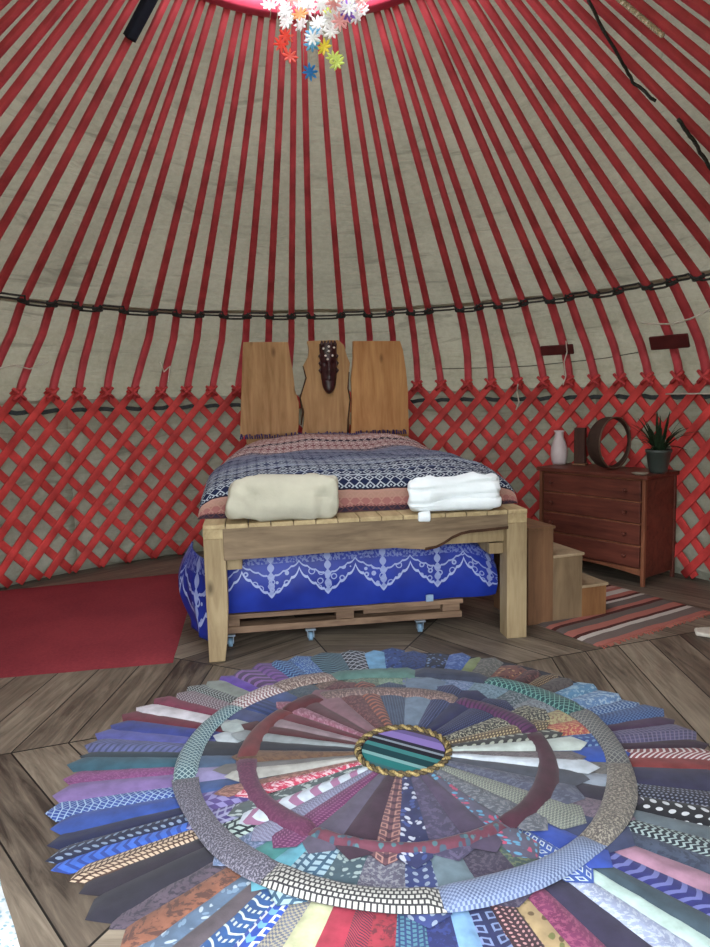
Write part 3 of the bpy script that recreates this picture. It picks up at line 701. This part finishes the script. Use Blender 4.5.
for i in range(4):
    z0=dz0+i*dh; mb=MB(); mb.box(.04,cw-.04,.004,.03,z0+.008,z0+dh-.008); dr=mb.build('drawer',W_ch,ch,bevel=.004)
    mb=MB(); mb.box(.036,cw-.036,.01,.032,z0+dh-.007,z0+dh+.004); mb.build('drawer_rail',W_ed,ch)
    for x in (.13,cw-.15):
        mb=MB(); mb.tube([(x,.004,z0+dh/2),(x,-.012,z0+dh/2),(x,-.024,z0+dh/2),(x,-.032,z0+dh/2)],[.007,.008,.016,.010],12); mb.build('knob',W_ch,dr)
for s1,s2 in ((.05,D-.05),):
    mb=MB(); mb.box(cw-.022,cw-.006,s1-.02,s2+.02,.06,HZ-.035); mb.build('side_panel',W_ch,ch,bevel=.003)
def onchest(px,py,back=None):
    return floor_pt(px,py,HZ)
# vase
p=onchest(559,464); vz=.27
prof=[(.0001,0),(.038,0),(.046,.02),(.052,.07),(.050,.12),(.038,.17),(.027,.20),(.028,.235),(.034,.25),(.028,.248),(.022,.20),(.0001,.19)]
vs=empty('vase',p+Vector((0,0,0)),0,'slim white vase at the left end of the chest of drawers','vase')
mb=MB(); mb.lathe([(r*1.35,z*1.14) for r,z in prof]); mb.build('body',plain('white_ceramic',(205,190,190),.35,.06,8,0,.5),vs)
# dark brown upright block
p=onchest(580,465); sc_=(p-CAMLOC).dot(FWD)/F_
e=empty('carved_block',p,ca_+.3,'tall dark brown block standing beside the white vase','ornament')
mb=MB(); mb.box(-.045,.045,-.03,.03,.015,.31); mb.build('block',wood('dark_block',(58,34,28),(78,48,38),'z',1,.5,False),e,bevel=.008)
mb=MB(); mb.box(-.055,.055,-.038,.038,0,.016); mb.build('foot',M_ply[0],e,bevel=.004)
# wooden hoop standing on edge
p=onchest(611,469); e=empty('wooden_hoop',p,R_(28),'round dark wooden hoop standing on edge beside the potted plant','hoop')
M_hoop=plain('hoop_wood',(62,46,40),.6,.3,12)
mb=MB(); Rr=.195; mb.tube([(Rr*sin(2*PI*i/48),0,Rr+.012+Rr*cos(2*PI*i/48)) for i in range(48)],0,closed=True,sq=[(.075-.05*sin(2*PI*i/48),.012) for i in range(48)],up=lambda q:(q[0],0,q[2]-Rr-.012)); mb.build('rim',M_hoop,e)
mb=MB(); mb.tube([((Rr+.004)*sin(2*PI*i/48),-(.0375-.025*sin(2*PI*i/48)),Rr+.012+(Rr+.002)*cos(2*PI*i/48)) for i in range(48)],.007,6,closed=True); mb.build('edge_band',plain('hoop_edge',(95,72,60),.6),e)
# potted plant
p=onchest(658,473); e=empty('potted_plant',p,0,'dark leafy plant in a grey-green pot on the right of the chest of drawers','plant')
mb=MB(); mb.lathe([(.0001,0),(.055,0),(.065,.02),(.085,.15),(.092,.155),(.092,.175),(.084,.175),(.08,.15),(.0001,.145)]); mb.build('pot',plain('green_glaze',(58,66,62),.35,.15,10,0,.5),e)
mb=MB(); M_leaf=plain('dark_leaf',(34,50,32),.6,.4,30)
for i in range(44):
    a=random.uniform(0,2*PI); L=random.uniform(.16,.36); out=random.uniform(.1,.6); b=Vector((.03*cos(a),.03*sin(a),.15)); dr=Vector((cos(a)*out,sin(a)*out,1)).normalized()
    wv=Vector((-sin(a),cos(a),0)); n=6; vs_=[]
    for k in range(n+1):
        t=k/n; c=b+dr*L*t+Vector((cos(a),sin(a),0))*(.14*out*t*t)-Vector((0,0,.24*out*t*t)); w=.0105*sin(PI*min(.98,t*.85+.12)); vs_+= [c-wv*w,c+Vector((0,0,.003)),c+wv*w]
    fs=[]
    for k in range(n): q=k*3; fs+=[(q,q+1,q+4,q+3),(q+1,q+2,q+5,q+4)]
    mb.add(vs_,fs,smooth=True)
tag(mb.build('foliage',M_leaf,e,fix=False),kind='stuff')
# dish
p=onchest(640,475); e=MB(); e.lathe([(.0001,.0),(.03,0),(.055,.012),(.06,.018),(.055,.016),(.03,.006),(.0001,.006)]); tag(e.build('dish',plain('pale_dish',(150,140,125),.4),loc=p),'small shallow pale dish at the front edge of the chest top','dish')
# pale rod tied on the lattice, far right
mb=MB(); mb.tube([cyl(R_(57.5),3.0,1.395),cyl(R_(63),2.99,1.395),cyl(R_(70),3.0,1.39)],.006,6); tag(mb.build('rod',M_cord),'thin pale rod across the lattice at the right edge','rod')

# ------------------------------------------------------------------ floor textiles
def slab(name,corners,th,mat,label,cat,nu=30,nv=20,wav=.004,parent=None,uvs=None):
    c=[Vector((q[0],q[1],0)) for q in corners]; c0=sum(c,Vector())/4
    def f(u,v):
        p=c[0].lerp(c[1],u).lerp(c[3].lerp(c[2],u),v)-c0
        e_=min(u,1-u,v,1-v); return (p.x+.006*noise.noise(Vector((v*9,u*9,2))),p.y+.006*noise.noise(Vector((v*9,u*9,8))),th+wav*(noise.noise(Vector((p.x*4,p.y*4,3)))+.5) if e_>1e-6 else .001)
    lu=(c[1]-c[0]).length; lv=(c[3]-c[0]).length
    mb=MB(); mb.grid(f,nu,nv,lambda u,v:(u*lu,v*lv)); o=mb.build(name,mat,parent,fix=False)
    if parent is None: o.location=c0; tag(o,label,cat)
    return o,c0
# red mat
n_=NT('red_felt_mat',.95,.05); f_=n_.m_('ADD',n_.m_('MULTIPLY',n_.noise(n_.mapping(),1.5,4),.6),n_.m_('MULTIPLY',n_.noise(n_.mapping(),60,3),.4))
n_.col(n_.ramp(f_,[(.3,lin((116,46,54))),(.7,lin((150,62,68)))]))
a=floor_pt(-40,681); b=floor_pt(173,663)
dirn=(b-a).normalized(); perp=Vector((-dirn.y,dirn.x,0))
Lm=2.0
c=b+perp*1.8-dirn*.0; 
slab('floor_mat',[floor_pt(-110,688),b,floor_pt(199,571.5),floor_pt(-12,592)],.012,n_.m,'plain dark red mat on the floor left of the bed','mat')
# striped rug
def stripe_mat():
    n=NT('striped_rag_rug',.95,.05); u,v,_=n.xyz(n.mapping('UV')); L=lambda r,g,b:lin((r,g,b))
    t=n.m_('DIVIDE',n.m_('ADD',v,n.m_('MULTIPLY',n.noise(n.mapping('UV'),8,2),.012)),.85)
    g=L(112,102,98); p=L(178,112,102); w=L(205,196,188); d=L(84,48,46)
    c=n.ramp(t,[(0,p),(.05,L(120,108,104)),(.14,w),(.185,d),(.22,p),(.30,g),(.38,d),(.42,p),(.47,g),(.56,w),(.60,d),(.64,p),(.70,w),(.78,p),(.83,L(200,150,140)),(.88,d),(.93,g)],'CONSTANT')
    f=n.noise(n.mapping('UV',(40,6,1)),3,3,.7); n.col(n.mix(n.m_('MULTIPLY',f,.4),c,L(80,60,56))); n.bump(n.m_('SINE',n.m_('MULTIPLY',u,500)),.3,.004); return n.m
a=floor_pt(598,647); b=floor_pt(712,612); dirn=(b-a).normalized(); q=floor_pt(532,627); perp=(q-a); perp=(perp-dirn*perp.dot(dirn)).normalized()
rg=empty('striped_rug',(a+b)/2,0,'pink, grey and white striped rag rug beside the bed steps','rug'); 
o,c0=slab('weave',[a,b,b+perp*.85,a+perp*.85],.008,stripe_mat(),None,None,parent=rg); o.location=c0-Vector(rg.location)
mb=MB(); L_=(b-a).length
for i in range(46):
    p=a+dirn*(L_*(i+.5)/46); q=p-perp*random.uniform(.02,.045)+dirn*random.uniform(-.01,.01); mb.tube([p+Vector((0,0,.006)),(p+q)/2+Vector((0,0,.008)),q+Vector((0,0,.004))],.005,5)
o=mb.build('fringe',plain('pink_fringe',(160,96,84),.95),rg); o.location=-Vector(rg.location)
# things cut by the frame
p=floor_pt(705,634); mb=MB(); 
mb.prism([(-.07,-.03),(.0,-.075),(.2,-.06),(.24,.04),(.1,.06),(-.04,.05)],0,.025,'xy'); tag(mb.build('folded_cloth',M_cord,bevel=.01,loc=(p.x,p.y,0)),'folded white cloth on the boards at the right edge','cloth')
a=floor_pt(0,881); b=floor_pt(21,950); dd=(b-a).normalized(); pp=Vector((dd.y,-dd.x,0)); pp=pp if pp.x<0 else -pp
slab('door_mat',[a-dd*.25,b+dd*.6,b+dd*.6+pp*.6,a-dd*.02+pp*.6],.008,fabric((245,250,252),(150,195,215),'floral',.02,(190,220,230)),'white and pale blue patterned mat at the bottom left corner','mat')

# ------------------------------------------------------------------ the necktie rug
RC=Vector((.165,2.615,0)); rug=empty('necktie_rug',RC,0,'large round rug stitched from colourful neckties in front of the bed','rug')
mb=MB(); mb.prism([(1.13*sin(-2*PI*i/72),1.13*cos(2*PI*i/72)) for i in range(72)],0,.003,'xy'); mb.build('backing',fabric((40,40,58)),rug)
def tie(name,a0,a1,r0,r1,z,mat,label,tip=.045,flat=False,ro=0):
    a0,a1=R_(a0),R_(a1); am=(a0+a1)/2; rd=Vector((sin(am),cos(am),0)); tv=Vector((cos(am),-sin(am),0))
    half=abs(a1-a0)/2; nu,nv=6,14; sd=random.uniform(0,50)
    bend=random.uniform(-.012,.012)
    def f(u,v):
        x=-1+2*u; rr=r0+(r1-r0)*v
        tp=tip*(abs(x)) if not flat else 0
        rr2=r0+(r1-tp-r0)*v
        w=rr2*math.tan(half)+.006*v
        z_=z+.006*(1-x*x)*(0.6+.4*sin(v*3))+.003*noise.noise(Vector((x*2+sd,rr2*11,3)))+.0015*noise.noise(Vector((x*3,rr2*30,sd)))
        if abs(x)>.999: z_=max(.001,z-.002)
        if v>.999: z_=.0015 if r1>1 else z-.001
        lat=x*w+bend*v*v
        return Vector(rd*rr2+tv*lat+Vector((0,0,max(.0015,z_))))
    mb=MB(); mb.grid(f,nu,nv,lambda u,v:((-1+2*u)*(r0+(r1-r0)*v)*math.tan(half),r0+(r1-r0)*v))
    o=mb.build(name,mat,rug,fix=False)
    if label: o['label']=label
    return o
fb=fabric
# (outer edge azimuth going anticlockwise from the bed, colour words, material)
nv_=(30,36,78)
OUT=[(4,-2,'blue','blue patterned',fb((38,74,150),(80,120,180),'floral',.03,(20,40,90))),
(-2,-7,'','pale sky blue',fb((120,185,230))),
(-7,-14,'','dark with white scribbles',fb((38,44,60),(190,195,205),'lattice',.05)),
(-14,-22,'','dark teal striped',fb((40,66,84),(110,150,165),'stripe',.03)),
(-22,-28,'','blue with light flecks',fb((42,92,176),(150,190,225),'speck',.02)),
(-28,-33,'','blue speckled',fb((34,72,140),(110,160,210),'zigzag',.03)),
(-33,-38,'','purple',fb((136,88,170),(96,66,130),'cross',.05)),
(-38,-44,'','mauve striped',fb((92,68,112),(150,104,180),'cross',.06)),
(-44,-48,'','bright violet',fb((110,70,190))),
(-48,-52,'','grey-green',fb((148,156,150))),
(-52,-56.5,'','black and white speckled',fb((26,30,36),(190,200,200),'lattice',.02)),
(-56.5,-61,'','pinkish grey dotted',fb((110,84,96),(170,158,168),'check',.010)),
(-61,-65,'','crimson',fb((136,44,78))),
(-65,-69,'','white',fb((228,222,232))),
(-69,-73,'','dark crimson',fb((120,38,60))),
(-73,-77,'','royal blue',fb((52,66,154))),
(-77,-81,'','periwinkle',fb((92,96,182))),
(-81,-85,'','periwinkle with grey bars',fb((104,110,172),(66,78,120),'stripe',.03)),
(-85,-88,'','dark slate',fb((42,62,78))),
(-88,-92,'','teal',fb((46,98,120))),
(-92,-96,'','magenta',fb((136,62,128),(160,90,150),'speck',.02)),
(-96,-101,'','lavender',fb((140,110,178))),
(-101,-106,'','blue with white diagonal lines',fb((36,76,170),(170,200,235),'lattice',.026)),
(-106,-110.5,'','blue',fb((38,78,170))),
(-110.5,-114,'','navy',fb((24,32,78))),
(-114,-117,'','navy dotted',fb((22,32,70),(130,150,180),'dots',.028)),
(-117,-120.5,'','bright blue crinkled',fb((50,110,225),(26,66,160),'cross',.035)),
(-120.5,-124,'','brown and cream checked',fb((84,56,44),(214,186,158),'tile',.018)),
(-124,-128,'','black-purple',fb((44,36,52))),
(-128,-133,'','dark plum-black',fb((38,34,52))),
(-133,-137,'','mauve-grey',fb((100,84,100),(60,52,68),'speck',.04)),
(-137,-141,'','copper brown',fb((150,92,68),(96,60,52),'speck',.06)),
(-141,-144.5,'','blue-white floral',fb((96,120,150),(190,205,220),'floral',.03,(130,160,190))),
(-144.5,-147,'','grey-brown',fb((96,84,92))),
(-147,-151.5,'','blue with white stripes and tiles',fb((36,92,160),(214,226,214),'band',.028,(205,215,205))),
(-151.5,-154,'','bright blue with white squares',fb((34,80,190),(225,232,235),'squares',.055,(110,180,240))),
(-154,-158,'','grey and beige checked',fb((120,124,142),(182,172,150),'check',.008)),
(-158,-162,'','pale yellow',fb((216,216,170))),
(-162,-167,'','crimson red',fb((196,40,74))),
(-167,-170,'','red striped',fb((190,44,72),(60,30,60),'stripe',.010)),
(-170,-175,'','red',fb((184,42,66),(120,30,50),'speck',.06)),
(-175,-179.5,'','navy and teal tiled',fb((34,66,124),(80,138,160),'tile',.016)),
(-179.5,-185,'','navy',fb((30,42,110),(44,60,140),'speck',.05)),
(-185,-188,'','pale blue',fb((128,178,226))),
(-188,-193,'','navy with small squares',fb((30,38,94),(130,150,200),'squares',.045)),
(-193,-197,'','dark red dotted',fb((62,30,44),(206,150,150),'dots',.016)),
(-197,-201,'','gold floral',fb((190,160,112),(110,84,50),'floral',.035,(120,120,60))),
(-201,-205,'','magenta-crimson',fb((128,40,92),(160,70,110),'speck',.03)),
(-205,-211,'','dark plum',fb((52,44,78))),
(-211,-214.5,'','lavender-white',fb((170,180,214),(200,210,230),'speck',.03)),
(-214.5,-218,'','mint white',fb((208,236,228))),
(-218,-221,'','dark grey-green',fb((62,82,96))),
(-221,-226,'','navy and periwinkle striped',fb((42,46,130),(116,122,196),'cross',.042)),
(-226,-230,'','dusty pink',fb((184,134,160))),
(-230,-235,'','slate blue',fb((74,88,116),(54,64,90),'speck',.06)),
(-235,-239,'','black and white zigzag',fb((34,44,58),(170,190,190),'zigzag',.022)),
(-239,-243.5,'','grey-green',fb((104,118,128))),
(-243.5,-249,'','black with white dots',fb((20,22,34),(225,228,235),'dots',.042)),
(-249,-255,'','dark with grey dots',fb((34,36,58),(140,146,170),'dots',.016)),
(-255,-262,'','navy-plum',fb((50,48,84))),
(-262,-267,'','brick red',fb((146,50,52))),
(-267,-270.5,'','red and white striped',fb((150,72,78),(232,224,226),'stripe',.026)),
(-270.5,-274,'','dark plum',fb((60,34,58))),
(-274,-280,'','purple-grey plaid',fb((84,78,118),(116,108,150),'plaid',.02,(140,130,165))),
(-280,-284,'','plum',fb((76,46,84))),
(-284,-289,'','blue checked',fb((44,76,140),(90,124,176),'check',.010)),
(-289,-294,'','blue and white patterned',fb((48,94,160),(150,180,214),'zigzag',.022)),
(-294,-300,'','light blue flecked',fb((104,150,206),(176,206,232),'speck',.05)),
(-300,-306,'','pale blue and teal',fb((90,150,196),(160,200,226),'speck',.07)),
(-306,-311,'','grey-brown',fb((96,88,88),(70,62,66),'speck',.04)),
(-311,-315,'','gold dotted',fb((84,62,48),(190,160,110),'dots',.014)),
(-315,-319,'','dark maroon',fb((72,34,44),(120,70,66),'speck',.05)),
(-319,-327,'','coral and gold patterned',fb((128,76,68),(188,140,92),'floral',.03,(80,40,50))),
(-327,-333,'','grey',fb((98,98,96),(128,126,118),'speck',.04)),
(-333,-337,'','yellow-green',fb((138,152,100))),
(-337,-342,'','blue',fb((64,100,176),(110,140,200),'speck',.06)),
(-342,-349,'','dark navy floral',fb((30,38,66),(120,150,190),'floral',.03,(60,90,150))),
(-349,-356,'','blue patterned',fb((44,74,140),(30,44,90),'speck',.04))]
def router(a):   # outer radius by azimuth (degrees, anticlockwise negative)
    a=a%360
    K=[(0,1.19),(25,1.15),(48,1.15),(62,1.18),(72,1.25),(84,1.25),(100,1.24),(130,1.26),(180,1.27),(225,1.25),(238,1.28),(250,1.31),(262,1.34),(280,1.34),(295,1.34),(302,1.27),(317,1.26),(335,1.23),(360,1.19)]
    for (x0,y0),(x1,y1) in zip(K,K[1:]):
        if x0<=a<=x1: return y0+(y1-y0)*(a-x0)/(x1-x0)
for i,(a,b,_,lab,m) in enumerate(OUT):
    rr=router((a+b)/2)+random.uniform(-.025,.02)
    tie('necktie',a+.25,b-.25,.80,rr,.004+.0035*(i%2),m,lab+' necktie',.05 if rr>0 else 0)
# shorter neckties of the middle zone, lying under the inner fan
MID=[(4,-6,(150,170,150),(96,140,120),'speck'),(-6,-18,(96,120,108),(140,150,130),'speck'),(-18,-30,(110,90,84),(150,120,110),'speck'),(-30,-40,(90,100,110),(60,80,100),'speck'),(-40,-50,(70,90,150),None,'solid'),(-50,-58,(54,76,140),(30,50,100),'long'),(-58,-66,(70,80,130),None,'solid'),(-66,-73,(178,190,190),None,'solid'),(-73,-80,(196,206,214),None,'solid'),(-80,-88,(40,44,58),None,'solid'),(-88,-95,(70,96,130),None,'solid'),(-95,-102,(150,140,190),None,'solid'),(-102,-108,(60,90,150),None,'solid'),(-108,-116,(96,76,150),(150,140,200),'check'),(-116,-124,(84,66,140),(180,180,220),'plaid'),(-124,-131,(40,56,66),(190,210,205),'tile'),(-131,-138,(100,124,160),(150,160,200),'speck'),(-138,-144,(70,150,150),None,'solid'),(-144,-149,(98,178,200),None,'solid'),(-149,-157,(60,100,130),(170,200,215),'tile'),(-157,-166,(70,96,110),(170,190,190),'floral'),(-166,-176,(100,96,120),(150,150,160),'speck'),(-176,-184,(50,66,130),(150,165,190),'dots'),(-184,-192,(110,132,146),None,'solid'),(-192,-204,(64,54,80),(90,80,100),'speck'),(-204,-210,(70,90,90),(110,120,90),'speck'),(-210,-217,(50,90,180),(210,225,235),'squares'),(-217,-224,(40,76,180),None,'solid'),(-224,-234,(60,70,112),None,'solid'),(-234,-242,(128,110,126),(96,84,100),'speck'),(-242,-250,(52,46,66),None,'solid'),(-250,-256,(150,160,176),None,'solid'),(-256,-263,(128,124,120),(100,96,100),'speck'),(-263,-271,(36,84,190),None,'solid'),(-271,-280,(46,82,160),(120,160,205),'dots'),(-280,-288,(190,78,80),(220,170,110),'speck'),(-288,-296,(190,180,130),(150,110,90),'speck'),(-296,-306,(150,160,170),(90,96,110),'speck'),(-306,-316,(70,90,100),(140,150,160),'speck'),(-316,-328,(130,160,180),(90,120,140),'speck'),(-328,-342,(100,130,170),(150,160,200),'speck'),(-342,-356,(140,165,150),(110,120,180),'speck')]
for i,(a,b,c,c2,pt) in enumerate(MID):
    tie('fabric_patch',a+.2,b-.2,.55,.845+random.uniform(-.02,.07),.0150+.0025*(i%2),fb(c,c2,pt,.03),None,.05)
# inner fan
INN=[(5,-8,'slate blue dotted',fb((64,78,106),(96,112,140),'dots',.012)),(-8,-16,'brown with coral bars',fb((104,70,72),(170,100,80),'cross',.035)),(-16,-28,'maroon-brown patterned',fb((100,56,64),(130,84,84),'speck',.03)),(-28,-38,'dusty pink',fb((140,100,112))),(-38,-46,'brown-mauve',fb((98,60,68))),(-46,-52,'rose pink',fb((150,86,108),(180,130,150),'speck',.03)),(-52,-60,'maroon',fb((104,40,54))),(-60,-66,'pale pinkish grey',fb((150,126,134))),(-66,-73,'dark maroon',fb((88,38,46))),(-73,-79,'pale grey',fb((148,156,160))),(-79,-87,'dark slate',fb((44,46,58))),(-87,-95,'golden brown',fb((118,86,62),(96,66,52),'speck',.04)),(-95,-100,'grey',fb((110,106,106))),(-100,-107,'beige-white',fb((184,182,176))),(-107,-112,'pinkish brown',fb((134,92,84),(170,120,110),'speck',.03)),(-112,-118,'hot pink',fb((206,50,90),(235,200,210),'speck',.03)),(-118,-124,'grey-teal patterned',fb((84,96,100),(170,180,180),'floral',.025)),(-124,-131,'white and pink striped',fb((214,224,238),(166,110,150),'cross',.09)),(-131,-138,'lavender-grey dotted',fb((120,118,150),(150,150,180),'check',.007)),(-138,-146,'magenta-purple dotted',fb((112,44,98),(150,90,130),'dots',.013)),(-146,-156,'mauve-grey',fb((98,88,112))),(-156,-166,'dark maroon-purple',fb((66,36,60))),(-166,-175,'pinkish-brown floral',fb((112,70,82),(180,130,120),'squares',.04,(70,40,60))),(-175,-184,'navy with white scrolls',fb((40,46,100),(200,205,225),'floral',.035,(60,80,150))),(-184,-196,'dark mauve-blue',fb((74,66,100),(96,86,120),'speck',.05)),(-196,-206,'dusky purple',fb((82,66,96))),(-206,-214,'blue-red floral',fb((92,88,112),(90,160,200),'floral',.03,(190,70,110))),(-214,-224,'grey patterned',fb((96,100,112),(130,132,140),'speck',.03)),(-224,-236,'fine grey herringbone',fb((110,116,112),(160,164,150),'zigzag',.012)),(-236,-246,'dull blue-grey',fb((82,86,110),(104,108,128),'speck',.04)),(-246,-255,'dark grey',fb((76,80,94))),(-255,-262,'white',fb((214,224,236))),(-262,-268,'grey-brown',fb((122,114,118),(96,90,96),'speck',.03)),(-268,-276,'mint-white',fb((206,218,212))),(-276,-284,'dark with pale spots',fb((60,60,62),(170,176,160),'dots',.04)),(-284,-292,'tan and cream dotted',fb((96,80,64),(196,176,130),'dots',.016)),(-292,-304,'black and cream speckled',fb((44,44,50),(186,182,156),'speck',.022)),(-304,-318,'navy spotted',fb((28,34,78),(70,80,130),'dots',.012)),(-318,-330,'deep navy',fb((28,32,84))),(-330,-340,'navy dotted',fb((34,42,88),(90,104,150),'dots',.012)),(-340,-355,'pale blue-grey',fb((118,140,166)))]
for i,(a,b,lab,m) in enumerate(INN):
    rr=.665+random.uniform(0,.09)
    if lab in('white','mint-white'): rr=.75
    wm=0
    tie('necktie',a+.15,b-.15,.17,rr,.0255+.0025*(i%2),m,lab+' necktie',.05)
# rings
def arc(name,a0,a1,rf,w,z,mat,label):
    a0,a1=R_(a0),R_(a1); n=max(6,int(abs(a1-a0)/.06))
    def f(u,v):
        a=a0+(a1-a0)*u; x=-1+2*v; r=rf(math.degrees(a))+x*w/2*(1+.12*sin(7*a)); 
        zz=z+.011*(1-x*x)+.002*noise.noise(Vector((a*12,x*2,1)))
        if abs(x)>.99 or u<1e-6 or u>1-1e-6: zz=z-.012
        return (r*sin(a),r*cos(a),zz)
    mb=MB(); rr=rf(math.degrees((a0+a1)/2)); mb.grid(f,n,8,lambda u,v:((-1+2*v)*w/2,rr*(a0+(a1-a0)*u))); o=mb.build(name,mat,rug,fix=False); o['label']=label
def rint(K):
    def g(a):
        a=a%360
        for (x0,y0),(x1,y1) in zip(K,K[1:]):
            if x0<=a<=x1: return y0+(y1-y0)*(a-x0)/(x1-x0)
    return g
rg1=rint([(0,.78),(20,.80),(44,.83),(71,.86),(103,.82),(138,.80),(162,.80),(186,.82),(210,.82),(242,.825),(260,.85),(288,.87),(304,.87),(327,.85),(345,.80),(360,.78)])
rg2=rint([(0,.545),(38,.52),(69,.56),(102,.56),(127,.56),(150,.57),(180,.60),(217,.60),(236,.61),(265,.62),(290,.63),(321,.63),(340,.59),(360,.545)])
for a,b,m,l in [(-58,-101,fb((62,100,116),(176,200,200),'lattice',.022),'teal and white chain-patterned tie ring piece'),(-100,-147,fb((76,72,88),(146,140,156),'speck',.012),'speckled grey-mauve tie ring piece'),(-146,-184,fb((52,50,56),(196,192,184),'tile',.017),'black tie ring piece with white tiles'),(-183,-225,fb((92,108,148),(140,156,190),'check',.007),'blue-grey woven tie ring piece'),(-224,-262,fb((104,96,92),(166,156,140),'speck',.016),'tan and grey tie ring piece'),(-261,-292,fb((92,92,98),(146,146,138),'lattice',.024),'grey checked tie ring piece'),(-291,-326,fb((30,76,82),(110,160,150),'lattice',.028),'dark green patterned tie ring piece'),(-325,-352,fb((56,62,84)),'dark slate tie ring piece'),(-351,-382,fb((90,128,122)),'sage green tie ring piece'),(-381,-402,fb((120,96,92),(190,170,160),'speck',.02),'pinkish speckled tie ring piece'),(-401,-419,fb((150,110,116),(220,214,214),'zigzag',.02),'pink and white tie ring piece')]:
    arc('ring_tie',a,b,rg1,.084 if a==-58 else .098,.034,m,l)
for a,b,m,l in [(-92,-146,fb((96,34,74),(112,50,84),'speck',.02),'maroon-purple inner ring piece'),(-52,-93,fb((112,46,50)),'brick maroon inner ring piece'),(-34,-53,fb((92,36,44)),'dark maroon inner ring piece'),(-327,-395,fb((104,84,84),(150,124,118),'speck',.02),'brown speckled inner ring piece'),(-282,-328,fb((92,44,88),(60,28,64),'cross',.022),'ribbed purple inner ring piece'),(-211,-283,fb((72,24,46)),'dark maroon inner ring piece, widest on the right'),(-145,-212,fb((110,50,70),(70,110,120),'floral',.03,(60,80,100)),'red and teal patterned inner ring piece')]:
    arc('ring_tie',a,b,rg2,.078 if a!=-145 else .045,.037,m,l)
# centre
mb=MB(); mb.prism([(.165*sin(-2*PI*i/40),.165*cos(2*PI*i/40)) for i in range(40)],.018,.034,'xy')
nn=NT('centre_stripes',.7,.2); x_,y_,_=nn.xyz(nn.mapping('Object')); t=nn.m_('ADD',nn.m_('MULTIPLY',nn.m_('ADD',nn.m_('MULTIPLY',x_,.55),nn.m_('MULTIPLY',y_,.9)),2.6),.5)
L=lambda r,g,b:lin((r,g,b)); nn.col(nn.ramp(t,[(0,L(60,96,100)),(.12,L(40,110,110)),(.24,L(120,160,160)),(.30,L(26,60,66)),(.42,L(60,120,120)),(.5,L(30,30,40)),(.58,L(130,140,150)),(.62,L(40,40,54)),(.68,L(128,110,170)),(.82,L(96,84,130)),(.9,L(70,60,60))],'CONSTANT')); mb.build('centre_disc',nn.m,rug)
for k in range(2):
    mb=MB(); N=300
    mb.tube([((.182+.008*cos(i*2*PI*19/N+k*PI))*sin(2*PI*i/N),(.182+.008*cos(i*2*PI*19/N+k*PI))*cos(2*PI*i/N),.037+.005*sin(i*2*PI*19/N+k*PI)) for i in range(N)],.0068,6,closed=True)
    mb.build('braided_ring',fabric((168,138,84),(44,36,40),'dots',.02) if 0 else plain('gold_braid',(150,130,86) if k==0 else (84,72,52),.8,.8,150,.4),rug)

# ------------------------------------------------------------------ light
w=bpy.data.worlds.new('world'); S.world=w; w.use_nodes=True; bg=w.node_tree.nodes['Background']
bg.inputs[0].default_value=(.88,.95,1.0,1); bg.inputs[1].default_value=9.0
def area(name,loc,rot,sx,sy,portal=True,e=0,col=(1,1,1)):
    l=bpy.data.lights.new(name,'AREA'); l.shape='RECTANGLE'; l.size=sx; l.size_y=sy
    if portal: l.cycles.is_portal=True
    else: l.energy=e; l.color=col
    o=bpy.data.objects.new(name,l); o.location=loc; o.rotation_euler=rot; COL.objects.link(o); return o
area('crown_portal',(CX,CY,3.9),(0,0,0),2.0,2.0)
area('door_portal',(CX,CY-RW-.1,.82),(R_(90),0,0),2.2,1.6)
S.view_settings.view_transform='Standard'; S.view_settings.look='None'; S.view_settings.exposure=0.0; S.view_settings.gamma=1
S.cycles.use_denoising=True; S.cycles.max_bounces=8; S.cycles.diffuse_bounces=5; S.cycles.sample_clamp_indirect=6
